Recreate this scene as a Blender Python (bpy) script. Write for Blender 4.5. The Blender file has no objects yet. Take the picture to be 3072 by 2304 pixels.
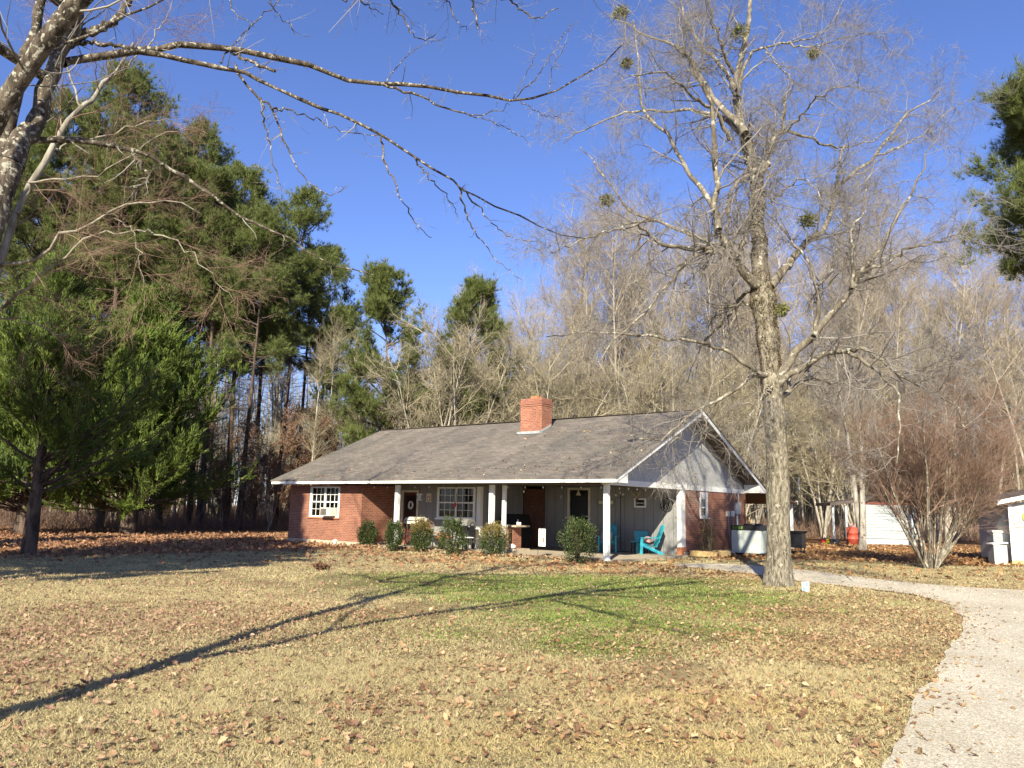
import bpy, math, random
import numpy as np
from mathutils import Vector
R_ = math.radians
sc = bpy.context.scene
COL = sc.collection
rng = np.random.default_rng(7)

# ------------------------------------------------------------------ camera model
PITCH, ROLL, TH, F, EYE = R_(9.057), R_(1.138), R_(51.987), 2333.1, 1.579
PX0, PY0 = 2.977, 24.124
U = np.array([-math.sin(TH), math.cos(TH), 0.]); V = np.array([math.cos(TH), math.sin(TH), 0.])
ORG = np.array([PX0, PY0, 0.])
HROT = math.atan2(-U[1], -U[0])
def ray(x, y):
    a, b = x-1536., y-1152.
    c, s = math.cos(ROLL), math.sin(ROLL)
    a, b = a*c+b*s, -a*s+b*c
    xc, zc = a/F, -b/F
    return np.array([xc, math.cos(PITCH)-zc*math.sin(PITCH), math.sin(PITCH)+zc*math.cos(PITCH)])
CAM = np.array([0, 0, EYE])
def gp(x, y, z=0.):
    d = ray(x, y); return CAM+d*((z-EYE)/d[2])
def atY(x, y, Y):
    d = ray(x, y); return CAM+d*(Y/d[1])
def hw(u, v, z=0.):
    return ORG+u*U+v*V+np.array([0, 0, z])

# ------------------------------------------------------------------ mesh builder
class MB:
    def __init__(s): s.v=[]; s.f=[]; s.n=0
    def add(s, verts, faces, mat=0, col=None, smooth=False):
        verts = np.asarray(verts, float).reshape(-1, 3); faces = np.asarray(faces, int)
        s.v.append((verts, col)); s.f.append((faces+s.n, mat, smooth)); s.n += len(verts)
    def mesh(s, name, mats, uv=False):
        me = bpy.data.meshes.new(name)
        if not s.v: return me
        v = np.concatenate([a for a, _ in s.v]); me.vertices.add(len(v)); me.vertices.foreach_set('co', v.ravel())
        li = np.concatenate([f.ravel() for f, _, _ in s.f]); tot = np.concatenate([np.full(len(f), f.shape[1]) for f, _, _ in s.f])
        st = np.concatenate([[0], np.cumsum(tot)[:-1]])
        me.loops.add(len(li)); me.loops.foreach_set('vertex_index', li.astype(np.int32))
        me.polygons.add(len(tot)); me.polygons.foreach_set('loop_start', st.astype(np.int32)); me.polygons.foreach_set('loop_total', tot.astype(np.int32))
        me.polygons.foreach_set('material_index', np.concatenate([np.full(len(f), m) for f, m, _ in s.f]).astype(np.int32))
        me.polygons.foreach_set('use_smooth', np.concatenate([np.full(len(f), sm) for f, _, sm in s.f]))
        if any(c is not None for _, c in s.v):
            cl = np.concatenate([np.broadcast_to(np.asarray(c if c is not None else (1, 1, 1), float), (len(a), 3)) for a, c in s.v])
            at = me.color_attributes.new('Col', 'FLOAT_COLOR', 'POINT'); at.data.foreach_set('color', np.c_[cl, np.ones(len(cl))].ravel())
        for m in (mats if isinstance(mats, (list, tuple)) else [mats]): me.materials.append(m)
        me.update(calc_edges=True)
        if uv:
            nr = np.empty(len(tot)*3); me.polygons.foreach_get('normal', nr); nr = np.abs(nr.reshape(-1, 3)).repeat(tot, 0)
            p = v[li]; ax = nr.argmax(1)
            uvs = np.where((ax == 2)[:, None], p[:, [0, 1]], np.where((ax == 0)[:, None], p[:, [1, 2]], p[:, [0, 2]]))
            me.uv_layers.new(name='UVMap').data.foreach_set('uv', uvs.ravel())
        return me
    def obj(s, name, mats, parent=None, uv=False):
        o = bpy.data.objects.new(name, s.mesh(name, mats, uv)); COL.objects.link(o)
        if parent: o.parent = parent
        return o
    # shapes
    def box(s, x0, x1, y0, y1, z0, z1, mat=0):
        v = [(x, y, z) for x in (x0, x1) for y in (y0, y1) for z in (z0, z1)]
        s.add(v, [(0,1,3,2),(4,6,7,5),(0,4,5,1),(2,3,7,6),(0,2,6,4),(1,5,7,3)], mat); return s
    def obox(s, p0, p1, w, d, mat=0, up=(0,0,1)):
        p0, p1 = np.array(p0, float), np.array(p1, float); t = p1-p0; t /= np.linalg.norm(t)
        up = np.array(up, float)
        if abs(t@up) > .98: up = np.array([1., 0, 0])
        a = np.cross(t, up); a /= np.linalg.norm(a); b = np.cross(a, t)
        v = [p+a*w/2*i+b*d/2*j for p in (p0, p1) for i in (-1, 1) for j in (-1, 1)]
        s.add(v, [(0,1,3,2),(4,6,7,5),(0,4,5,1),(2,3,7,6),(0,2,6,4),(1,5,7,3)], mat); return s
    def prism(s, poly, ax, a0, a1, mat=0):
        n = len(poly); v = []
        for a in (a0, a1):
            for p in poly:
                v.append({'x': (a, p[0], p[1]), 'y': (p[0], a, p[1]), 'z': (p[0], p[1], a)}[ax])
        s.add(v, [(i, (i+1) % n, n+(i+1) % n, n+i) for i in range(n)], mat)
        s.add(v, [list(range(n))[::-1]], mat); s.add(v, [list(range(n, 2*n))], mat); return s
    def tube(s, pts, rad, sides=8, mat=0, col=None, cap=True):
        P = np.array(pts, float)[None]; r = np.broadcast_to(np.array(rad, float), (P.shape[1],))[None]
        s.tubes(P, r, sides, mat, col)
        if cap:
            k = P.shape[1]; b = s.n-k*sides
            s.f.append((np.array([list(range(b, b+sides))[::-1]]), mat, False)); s.f.append((np.array([list(range(b+(k-1)*sides, b+k*sides))]), mat, False))
        return s
    def tubes(s, P, Rr, sides=3, mat=0, col=None):
        N, K, _ = P.shape
        T = np.gradient(P, axis=1); T /= np.linalg.norm(T, axis=2, keepdims=True)+1e-9
        ref = np.broadcast_to(np.array([0.31, 0.95, 0.05]), T.shape).copy()
        m = np.abs(T[:, :1, 1]) > .8
        ref[np.broadcast_to(m, ref.shape[:2])] = (1, .1, .1)
        A = np.cross(T, ref); A /= np.linalg.norm(A, axis=2, keepdims=True)+1e-9; B = np.cross(T, A)
        an = np.arange(sides)*2*math.pi/sides
        V_ = P[:, :, None]+Rr[:, :, None, None]*(A[:, :, None]*np.cos(an)[:, None]+B[:, :, None]*np.sin(an)[:, None])
        base = (np.arange(N)*K*sides)[:, None, None]+(np.arange(K-1)*sides)[None, :, None]
        j = np.arange(sides); j2 = (j+1) % sides
        f = np.stack([base+j, base+j2, base+j2+sides, base+j+sides], -1).reshape(-1, 4)
        s.add(V_.reshape(-1, 3), f, mat, col, True); return s
    def disc(s, c, r, ax='z', n=16, mat=0, h=.01):
        a = np.arange(n)*2*math.pi/n
        s.prism([(c[0]+r*math.cos(t), c[1]+r*math.sin(t)) for t in a], ax, c[2], c[2]+h, mat); return s
    def blades(s, C, D, L, W, mat=0, col=None, curve=0.):
        """thin pointed triangles: centre base C, direction D, length L, width W"""
        n = len(C); D = D/(np.linalg.norm(D, axis=1, keepdims=True)+1e-9)
        A = np.cross(D, rng.normal(size=(n, 3))); A /= np.linalg.norm(A, axis=1, keepdims=True)+1e-9
        L = np.broadcast_to(L, (n,))[:, None]; W = np.broadcast_to(W, (n,))[:, None]
        v = np.stack([C-A*W/2, C+A*W/2, C+D*L], 1).reshape(-1, 3)
        if col is not None and np.ndim(col) == 2: col = np.repeat(col, 3, 0)
        s.add(v, np.arange(3*n).reshape(-1, 3), mat, col); return s
    def leaves(s, C, D, L, W, mat=0, col=None):
        """rhombic folded leaves"""
        n = len(C); D = D/(np.linalg.norm(D, axis=1, keepdims=True)+1e-9)
        A = np.cross(D, rng.normal(size=(n, 3))); A /= np.linalg.norm(A, axis=1, keepdims=True)+1e-9; N = np.cross(A, D)
        L = np.broadcast_to(L, (n,))[:, None]; W = np.broadcast_to(W, (n,))[:, None]
        v = np.stack([C, C+D*L*.45+A*W/2+N*W*.18, C+D*L, C+D*L*.45-A*W/2+N*W*.18], 1).reshape(-1, 3)
        f = np.arange(4*n).reshape(-1, 4)
        if col is not None and np.ndim(col) == 2: col = np.repeat(col, 4, 0)
        s.add(v, np.concatenate([f[:, [0, 1, 2]], f[:, [0, 2, 3]]]), mat, col); return s

def tag(o, label=None, cat=None, group=None, kind=None):
    if label: o['label'] = label
    if cat: o['category'] = cat
    if group: o['group'] = group
    if kind: o['kind'] = kind
    return o
def thing(name, label, cat, loc=(0,0,0), rz=0., group=None):
    o = bpy.data.objects.new(name, None); COL.objects.link(o); o.location = Vector([float(c) for c in loc]); o.rotation_euler = (0, 0, rz); o.empty_display_size = .3
    return tag(o, label, cat, group)
def dup(root, loc, rz=0., scale=1., label=None):
    r = root.copy(); COL.objects.link(r); r.location = Vector([float(c) for c in loc]); r.rotation_euler = (0, 0, rz)
    r.scale = (scale,)*3 if np.isscalar(scale) else scale
    if label: r['label'] = label
    for ch in list(root.children):
        c = ch.copy(); COL.objects.link(c); c.parent = r
        for g2 in ch.children:
            d = g2.copy(); COL.objects.link(d); d.parent = c
    return r
def setloc(o, p, rz=0.):
    o.location = Vector([float(c) for c in p]); o.rotation_euler = (0, 0, rz); return o

# ------------------------------------------------------------------ materials
def newmat(name):
    m = bpy.data.materials.new(name); m.use_nodes = True; nt = m.node_tree
    return m, nt, nt.nodes['Principled BSDF']
def nd(nt, t, **kw):
    n = nt.nodes.new(t)
    for k, v in kw.items():
        if k in n.inputs: n.inputs[k].default_value = v
        else: setattr(n, k, v)
    return n
def rgba(c): return (c[0], c[1], c[2], 1.)
def ramp(nt, src, stops):
    r = nt.nodes.new('ShaderNodeValToRGB'); e = r.color_ramp.elements
    while len(e) < len(stops): e.new(.5)
    for i, (p, c) in enumerate(stops): e[i].position = p; e[i].color = rgba(c)
    nt.links.new(src, r.inputs['Fac']); return r
def mixc(nt, fac, a, b, mode='MIX'):
    m = nt.nodes.new('ShaderNodeMix'); m.data_type = 'RGBA'; m.blend_type = mode
    for inp, val in ((m.inputs[0], fac), (m.inputs[6], a), (m.inputs[7], b)):
        if isinstance(val, bpy.types.NodeSocket): nt.links.new(val, inp)
        elif np.isscalar(val): inp.default_value = val
        else: inp.default_value = rgba(val)
    return m.outputs[2]
def bump(nt, h, strength=.3, dist=.01, bsdf=None):
    b = nd(nt, 'ShaderNodeBump', Strength=strength, Distance=dist); nt.links.new(h, b.inputs['Height'])
    if bsdf: nt.links.new(b.outputs[0], bsdf.inputs['Normal'])
    return b
def noise(nt, scale, detail=4., rough=.6, coord='Object', stretch=None):
    tc = nt.nodes.new('ShaderNodeTexCoord'); src = tc.outputs[coord]
    if stretch:
        mp = nt.nodes.new('ShaderNodeMapping'); mp.inputs['Scale'].default_value = stretch; nt.links.new(src, mp.inputs[0]); src = mp.outputs[0]
    n = nd(nt, 'ShaderNodeTexNoise', Scale=scale, Detail=detail, Roughness=rough); nt.links.new(src, n.inputs['Vector'])
    return n.outputs['Fac']
def plain(name, c, rough=.7, metal=0., var=.15, scale=6., bumps=.0, stretch=None, spec=.3):
    m, nt, b = newmat(name); b.inputs['Roughness'].default_value = rough; b.inputs['Metallic'].default_value = metal; b.inputs['Specular IOR Level'].default_value = spec
    n = noise(nt, scale, stretch=stretch); c = np.array(c)
    r = ramp(nt, n, [(.3, c*(1-var)), (.7, np.minimum(c*(1+var), 1))]); nt.links.new(r.outputs[0], b.inputs['Base Color'])
    if bumps: bump(nt, n, bumps, .01, b)
    return m
def painted(name, c, dirt=(.25,.24,.2), amt=.5, stretch=(9, 9, .8), groove=None):
    """weathered painted wood; groove = spacing of vertical grooves in metres"""
    m, nt, b = newmat(name); b.inputs['Roughness'].default_value = .65
    n1 = noise(nt, 2.5, 6, .7, stretch=stretch); n2 = noise(nt, 1.3, 4)
    f = ramp(nt, n1, [(.50, (0,0,0)), (.72, (1,1,1))]).outputs[0]
    f2 = nd(nt, 'ShaderNodeMath', operation='MULTIPLY'); nt.links.new(f, f2.inputs[0]); nt.links.new(n2, f2.inputs[1])
    f3 = nd(nt, 'ShaderNodeMath', operation='MULTIPLY'); nt.links.new(f2.outputs[0], f3.inputs[0]); f3.inputs[1].default_value = amt*2
    col = mixc(nt, f3.outputs[0], c, dirt); h = n1
    if groove:
        uv = nd(nt, 'ShaderNodeTexCoord'); sp = nd(nt, 'ShaderNodeSeparateXYZ'); nt.links.new(uv.outputs['UV'], sp.inputs[0])
        dv = nd(nt, 'ShaderNodeMath', operation='DIVIDE'); nt.links.new(sp.outputs[0], dv.inputs[0]); dv.inputs[1].default_value = groove
        fr = nd(nt, 'ShaderNodeMath', operation='FRACT'); nt.links.new(dv.outputs[0], fr.inputs[0])
        gr = ramp(nt, fr.outputs[0], [(0, (.25,.25,.25)), (.07, (1,1,1))]); col = mixc(nt, 1., col, gr.outputs[0], 'MULTIPLY'); h = gr.outputs[0]
    nt.links.new(col, b.inputs['Base Color']); bump(nt, h, .25, .01, b)
    return m
def bark(name, c1, c2, c3=None, scale=6., stretch=(1,1,.25), bs=.8, lich=.62, ls=.55):
    m, nt, b = newmat(name); b.inputs['Roughness'].default_value = .9; b.inputs['Specular IOR Level'].default_value = .1
    n = noise(nt, scale, 6, .7, stretch=stretch); col = ramp(nt, n, [(.38, c1), (.62, c2)]).outputs[0]
    if c3 is not None:
        k = ramp(nt, noise(nt, scale*ls, 4), [(lich-.04, (0,0,0)), (lich, (1,1,1))]).outputs[0]; col = mixc(nt, k, col, c3)
    nt.links.new(col, b.inputs['Base Color']); bump(nt, n, bs, .03, b)
    return m
def island(name, cols, rough=.6, trans=.0, attr=False, nscale=None):
    """foliage: colour varies per leaf"""
    m, nt, b = newmat(name); b.inputs['Roughness'].default_value = rough; b.inputs['Specular IOR Level'].default_value = .2
    g_ = nd(nt, 'ShaderNodeNewGeometry'); k = len(cols)
    r = ramp(nt, g_.outputs['Random Per Island'], [(i/max(k-1, 1), c) for i, c in enumerate(cols)]); col = r.outputs[0]
    if attr:
        a = nd(nt, 'ShaderNodeAttribute', attribute_name='Col'); col = mixc(nt, 1., a.outputs['Color'], col, 'MULTIPLY')
    if nscale:
        k2 = ramp(nt, noise(nt, nscale, 2), [(.35, (.7,.7,.7)), (.65, (1.25,1.2,1.1))]); col = mixc(nt, 1., col, k2.outputs[0], 'MULTIPLY')
    nt.links.new(col, b.inputs['Base Color'])
    if trans:
        t = nd(nt, 'ShaderNodeBsdfTranslucent'); nt.links.new(col, t.inputs[0]); mx = nd(nt, 'ShaderNodeMixShader', Fac=trans)
        nt.links.new(b.outputs[0], mx.inputs[1]); nt.links.new(t.outputs[0], mx.inputs[2]); nt.links.new(mx.outputs[0], nt.nodes['Material Output'].inputs[0])
    return m
def brickmat(name, rot=False, tone=1.):
    m, nt, b = newmat(name); b.inputs['Roughness'].default_value = .85
    uv = nd(nt, 'ShaderNodeTexCoord'); mp = nd(nt, 'ShaderNodeMapping'); nt.links.new(uv.outputs['UV'], mp.inputs[0])
    if rot: mp.inputs['Rotation'].default_value = (0, 0, R_(90))
    br = nd(nt, 'ShaderNodeTexBrick', Scale=1.0, **{'Mortar Size': .006, 'Mortar Smooth': .2, 'Bias': -.1, 'Brick Width': .205, 'Row Height': .068})
    br.inputs['Color1'].default_value = rgba(np.array((.28,.105,.062))*tone); br.inputs['Color2'].default_value = rgba(np.array((.185,.065,.042))*tone); br.inputs['Mortar'].default_value = rgba(np.array((.36,.25,.17))*min(tone, 1))
    nt.links.new(mp.outputs[0], br.inputs['Vector'])
    n = noise(nt, 18, 4); n2 = noise(nt, 1.2, 3)
    k = ramp(nt, n, [(.3, (.72,.7,.7)), (.7, (1.25,1.2,1.15))]); col = mixc(nt, 1., br.outputs['Color'], k.outputs[0], 'MULTIPLY')
    k2 = ramp(nt, n2, [(.35, (.85,.83,.8)), (.65, (1.1,1.1,1.1))]); col = mixc(nt, 1., col, k2.outputs[0], 'MULTIPLY')
    nt.links.new(col, b.inputs['Base Color']); bump(nt, br.outputs['Fac'], -.6, .008, b)
    return m
def shingle(name):
    m, nt, b = newmat(name); b.inputs['Roughness'].default_value = .95; b.inputs['Specular IOR Level'].default_value = .15
    uv = nd(nt, 'ShaderNodeTexCoord')
    br = nd(nt, 'ShaderNodeTexBrick', Scale=1.0, **{'Mortar Size': .006, 'Mortar Smooth': .3, 'Bias': 0., 'Brick Width': .31, 'Row Height': .135})
    br.inputs['Color1'].default_value = (.195,.17,.148,1); br.inputs['Color2'].default_value = (.135,.118,.104,1); br.inputs['Mortar'].default_value = (.06,.054,.05,1)
    nt.links.new(uv.outputs['UV'], br.inputs['Vector'])
    k = ramp(nt, noise(nt, 40, 4, .8), [(.3, (.6,.6,.6)), (.7, (1.35,1.35,1.35))]); col = mixc(nt, 1., br.outputs['Color'], k.outputs[0], 'MULTIPLY')
    k2 = ramp(nt, noise(nt, .7, 4, stretch=(1, .35, 1)), [(.35, (.78,.8,.78)), (.65, (1.18,1.14,1.08))]); col = mixc(nt, 1., col, k2.outputs[0], 'MULTIPLY')
    nt.links.new(col, b.inputs['Base Color']); bump(nt, br.outputs['Fac'], -.5, .01, b)
    return m

M = {}
M['brick'] = brickmat('brick'); M['soldier'] = brickmat('soldier_brick', True, 1.15); M['chimney'] = brickmat('chimney_brick', tone=1.15)
M['shingle'] = shingle('shingles')
M['white'] = painted('white_paint', (.80,.79,.74), amt=.25)
M['trim'] = painted('white_trim', (.83,.81,.75), amt=.12)
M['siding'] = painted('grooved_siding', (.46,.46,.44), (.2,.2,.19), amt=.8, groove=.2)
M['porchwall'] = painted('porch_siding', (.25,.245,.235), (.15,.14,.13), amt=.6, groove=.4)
M['soffit'] = plain('brown_soffit', (.13,.10,.08), .7)
M['brownwood'] = plain('brown_boards', (.16,.09,.05), .7, stretch=(1, 8, 1), var=.35)
M['concrete'] = plain('concrete', (.42,.35,.25), .9, var=.2, scale=2., bumps=.2)
M['black'] = plain('black_metal', (.012,.012,.014), .35, spec=.5)
M['blackmatte'] = plain('black_fabric', (.008,.008,.009), .9)
M['steel'] = plain('dull_steel', (.33,.31,.28), .45, .5)
M['greymetal'] = plain('grey_metal', (.38,.40,.40), .5, .2)
M['bin'] = plain('pale_ribbed_metal', (.44,.48,.45), .5, .0, scale=3.)
M['turq'] = plain('turquoise_plastic', (.03,.34,.42), .4, var=.08, spec=.5)
M['wood'] = plain('raw_wood', (.55,.38,.17), .8, var=.25, stretch=(1, 1, 8))
M['oldwood'] = painted('weathered_boards', (.40,.41,.40), (.18,.15,.13), amt=.9)
M['orangebrown'] = plain('terracotta', (.45,.17,.08), .8)
M['red'] = plain('red_plastic', (.5,.03,.02), .5); M['redbarrel'] = plain('red_barrel', (.45,.08,.045), .5)
M['yellow'] = plain('yellow_plastic', (.75,.6,.02), .5)
M['lime'] = plain('lime_yellow', (.55,.62,.03), .5)
M['cream'] = plain('cream', (.62,.58,.47), .7)
M['fabricwhite'] = plain('white_cloth', (.75,.74,.72), .9); M['beige'] = plain('beige_cushion', (.45,.38,.33), .9)
M['blue'] = plain('blue_print', (.15,.45,.62), .7)
M['green'] = plain('green_paint', (.12,.2,.04), .7)
M['flower'] = plain('red_flowers', (.75,.14,.06), .7)
M['bonewhite'] = plain('antler', (.5,.42,.28), .6)
M['stone'] = plain('field_stone', (.4,.35,.29), .9, var=.3, scale=9, bumps=.5)
M['bulb'] = plain('bulb_glass', (.5,.5,.48), .1, spec=.8)
M['darkdoor'] = plain('dark_door', (.015,.013,.013), .4); M['reddoor'] = plain('brown_red_door', (.10,.03,.025), .6)
M['pink'] = plain('pink_cloth', (.7,.35,.32), .9)
M['curtain'] = plain('curtain', (.55,.5,.38), .9, stretch=(14, 14, .2), var=.35)
M['redtrim'] = plain('red_trim', (.20,.055,.04), .7)
M['shedmetal'] = painted('shed_lap_siding', (.36,.39,.38), (.35,.3,.26), amt=.3, stretch=(1, 1, 6))
M['rust'] = plain('rusty_roof', (.085,.065,.055), .7, var=.3)
def glassmat():
    m, nt, b = newmat('window_glass'); out = nt.nodes['Material Output']
    g_ = nd(nt, 'ShaderNodeBsdfGlossy', Roughness=.03); t = nd(nt, 'ShaderNodeBsdfTransparent', Color=(.75,.78,.78,1)); mx = nd(nt, 'ShaderNodeMixShader')
    fr = nd(nt, 'ShaderNodeFresnel', IOR=1.6); nt.links.new(fr.outputs[0], mx.inputs[0]); nt.links.new(t.outputs[0], mx.inputs[1]); nt.links.new(g_.outputs[0], mx.inputs[2]); nt.links.new(mx.outputs[0], out.inputs[0])
    return m
M['glass'] = glassmat()
M['bark_big'] = bark('furrowed_grey_bark', (.06,.05,.036), (.30,.26,.19), (.36,.33,.26), 22., stretch=(1,1,.28), bs=1., lich=.66, ls=.4)
M['bark_limb'] = bark('grey_limb_bark', (.08,.066,.048), (.25,.215,.16), (.38,.35,.28), 5., lich=.60, ls=1.6)
M['bark_front'] = bark('oak_bark', (.03,.024,.018), (.15,.12,.09), (.34,.32,.25), 16., lich=.60, bs=1., ls=1.6)
M['pale2'] = bark('pale_smooth_bark', (.14,.12,.09), (.34,.31,.25), (.10,.08,.06), 5., lich=.62)
M['limb_pale'] = bark('pale_limb_bark', (.22,.19,.15), (.46,.42,.35), (.14,.11,.085), 5., lich=.64)
M['moss'] = island('brown_trunk_moss', [(.10,.065,.025), (.06,.042,.02), (.16,.105,.04)])
M['twig'] = island('grey_twigs', [(.09,.075,.06), (.30,.27,.235), (.17,.145,.12)])
M['twig_tan'] = island('tan_twigs', [(.12,.10,.06), (.43,.37,.25), (.24,.20,.125), (.37,.32,.22)])
M['twig_red'] = island('reddish_twigs', [(.12,.075,.05), (.29,.19,.135), (.19,.12,.085)])
M['twig_front'] = island('branch_twigs', [(.10,.085,.07), (.36,.33,.28)])
M['bark_pine'] = bark('pine_bark', (.035,.026,.02), (.14,.10,.075), None, 7.)
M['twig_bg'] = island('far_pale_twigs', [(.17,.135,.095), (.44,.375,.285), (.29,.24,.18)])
M['bark_grey'] = bark('grey_trunk', (.17,.145,.11), (.46,.41,.33), None, 8.)
M['needles'] = island('pine_needles', [(.06,.085,.022), (.16,.185,.055), (.10,.125,.034), (.25,.27,.09)], .5, .25)
M['cedar'] = island('cedar_sprays', [(.045,.08,.016), (.13,.18,.038), (.085,.125,.024), (.22,.27,.06)], .6, .25, nscale=.6)
M['holly'] = island('holly_leaves', [(.02,.035,.01), (.06,.085,.025), (.035,.055,.015), (.16,.18,.07)], .35, .15)
M['hollytop'] = island('bronze_leaves', [(.12,.10,.03), (.26,.19,.07), (.16,.14,.04)], .5, .15)
M['mistle'] = island('mistletoe', [(.10,.11,.03), (.22,.21,.07)], .6)
M['brownleaf'] = island('brown_oak_leaves', [(.09,.045,.03), (.22,.13,.07), (.13,.065,.04)], .8, .2)
M['leaf'] = island('fallen_leaf', [(1,1,1), (.55,.5,.45), (.8,.78,.75), (1.15,1.1,1.05)], .75, .15, attr=True)
M['grass'] = island('lawn_blades', [(1,1,1), (.7,.72,.7), (1.2,1.15,1.05), (.9,.9,.9)], .7, .3, attr=True)
M['vine'] = island('dry_vine', [(.2,.14,.08), (.35,.26,.15)])

# ------------------------------------------------------------------ noise fields on the ground
def vnoise(x, y, s, seed=0):
    r2 = np.random.default_rng(seed); T = r2.random((256, 256)); x = x/s+1000; y = y/s+1000
    xi = np.floor(x).astype(int); yi = np.floor(y).astype(int); fx = x-xi; fy = y-yi; fx = fx*fx*(3-2*fx); fy = fy*fy*(3-2*fy)
    g_ = lambda a, b: T[a % 256, b % 256]
    return g_(xi, yi)*(1-fx)*(1-fy)+g_(xi+1, yi)*fx*(1-fy)+g_(xi, yi+1)*(1-fx)*fy+g_(xi+1, yi+1)*fx*fy
def blobs(x, y, L):
    r = np.zeros_like(x)
    for px, py, rx, ry, w in L:
        c = gp(px, py); r = np.maximum(r, w*np.exp(-((x-c[0])/rx)**2-((y-c[1])/ry)**2))
    return r
GREEN = [(1250,1725,1.8,.8,.5), (1950,1740,2.4,1.2,1.), (1650,1800,2.2,1.2,.8), (1500,1740,2.6,1.3,1.), (1800,1755,3.,1.3,1.), (2100,1790,2.6,1.8,.9), (1350,1760,2.,1.6,.7), (1750,1860,1.5,1.6,.85), (2000,1880,1.6,1.3,.85), (1800,1930,1.0,.8,.9), (1550,1850,1.5,1.2,.5), (2200,1830,1.4,1.2,.6), (2350,1790,1.2,1.,.55),(1100,1850,1.,1.,.3), (1150,1735,1.4,.9,.5), (2450,1830,1.3,.8,.5), (1450,1900,1.,.8,.4)]
LEAFY = [(150,1900,2.,1.6,1.2), (450,1860,2.4,1.5,1.2), (750,1845,2.2,1.2,1.), (100,2030,1.2,.8,1.), (350,1960,1.2,.8,.9), (2500,1850,2.2,1.5,.9), (2300,1930,2.2,1.2,1.), (2000,2050,1.5,.9,.9), (2650,1870,1.8,1.6,.9), (1650,2180,1.2,.6,.9), (1300,2120,1.2,.7,.6), (800,2200,1.1,.5,.6), (300,2230,.7,.5,.5), (2150,2150,.9,.7,.7), (1500,2010,1.,.8,.5), (1050,1900,.9,.8,.4),(2550,1800,1.6,1.2,.7),(2050,1725,2.6,1.,.8),(1850,1700,2.6,.8,1.),(1500,1690,2.6,.7,1.),(1250,1670,2.6,.7,.9),(1000,1650,2,.8,.5),(600,1760,2.,1.2,.35),(2250,1745,1.4,.8,.6)]
def fgreen(x, y): return np.clip(blobs(x, y, GREEN)*(.6+1.1*vnoise(x, y, .9, 3))*1.6-.1, 0, 1)
def fleaf(x, y): return np.clip(blobs(x, y, LEAFY)*(.3+1.2*vnoise(x, y, .6, 5))+.10+.1*vnoise(x, y, 1.1, 6), 0, 1.)
def flitter(x, y):
    """brown litter under the woods and round the far shed"""
    e = vnoise(x, y, 2.5, 9)*2.5+vnoise(x, y, .8, 10)
    left = np.clip((y-24.2-e+np.clip(-(x+9), 0, 30)*.06)/1.6, 0, 1)*np.clip((-8.2-x)/1.0, 0, 1)
    left2 = np.clip((-8.5-x-(24.5-y)*.9)/2.5, 0, 1)*np.clip((y-19.5)/3, 0, 1)
    far = np.clip((y-40)/2, 0, 1)
    rt = np.clip((y-24.3-e*.8+(x-12)*.12)/2., 0, 1)*np.clip((x-6.6)/1., 0, 1)
    return np.clip(np.maximum.reduce([left, left2, far, rt]), 0, 1)
def fyellow(x, y): return blobs(x, y, [(1900,2230,1.,.5,.9), (2050,2100,.8,.5,.7), (2600,1960,1.,.8,.6), (1250,2250,.6,.35,.6), (2300,2120,.8,.5,.7)])

# ------------------------------------------------------------------ ground
GP0 = np.array([gp(*q)[:2] for q in [(2560,2420),(2745,2120),(2850,1960),(2885,1850),(2740,1785),(2440,1750),(2200,1716),(2000,1702),(2040,1690),(2330,1703),(2620,1738),(3072,1772)]]+[np.array([22.,14.]), np.array([14.,3.]), np.array([1.6,0.])])
def inpoly0(x, y):
    r = np.zeros(len(x), bool); j = len(GP0)-1
    for i in range(len(GP0)):
        xi, yi, xj, yj = GP0[i, 0], GP0[i, 1], GP0[j, 0], GP0[j, 1]; r ^= ((yi > y) != (yj > y)) & (x < (xj-xi)*(y-yi)/(yj-yi+1e-12)+xi); j = i
    return r
xs = np.concatenate([np.linspace(-260, -45, 18), np.linspace(-42, 42, 281), np.linspace(45, 260, 18)])
ys = np.concatenate([np.linspace(-150, -5, 12), np.linspace(-3, 52, 276), np.linspace(55, 420, 26)])
X, Y = np.meshgrid(xs, ys); gx, gy = X.ravel(), Y.ravel()
hz = .035*(vnoise(gx, gy, 1.6, 20)-.5)*((gy > 3) & (gy < 60))
# keep level round the house
ux = (gx-PX0)*U[0]+(gy-PY0)*U[1]; vx = (gx-PX0)*V[0]+(gy-PY0)*V[1]
hz = np.where(inpoly0(gx, gy), -.004, hz); hz = np.where((ux > -3) & (ux < 17.5) & (vx > -1.6) & (vx < 18), -.012, hz)-.006
mb = MB(); nx, ny = len(xs), len(ys)
idx = np.arange(nx*ny).reshape(ny, nx)
fc = np.stack([idx[:-1, :-1], idx[:-1, 1:], idx[1:, 1:], idx[1:, :-1]], -1).reshape(-1, 4)
mb.add(np.c_[gx, gy, hz], fc, 0, np.c_[fgreen(gx, gy), fleaf(gx, gy), flitter(gx, gy)], True)
m, nt, b = newmat('lawn_soil'); b.inputs['Roughness'].default_value = .95; b.inputs['Specular IOR Level'].default_value = .1
at = nd(nt, 'ShaderNodeAttribute', attribute_name='Col'); sp = nd(nt, 'ShaderNodeSeparateColor'); nt.links.new(at.outputs['Color'], sp.inputs[0])
n1 = noise(nt, 45, 5, .8); n2 = noise(nt, 9, 5, .8); n3 = noise(nt, 1.1, 4)
straw = ramp(nt, n1, [(.3, (.15,.115,.05)), (.5, (.32,.26,.125)), (.72, (.50,.42,.23))]).outputs[0]
grn = ramp(nt, n1, [(.3, (.05,.07,.015)), (.7, (.20,.24,.06))]).outputs[0]
lf = ramp(nt, n2, [(.35, (.20,.11,.055)), (.55, (.38,.23,.12)), (.7, (.48,.32,.2))]).outputs[0]
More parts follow.
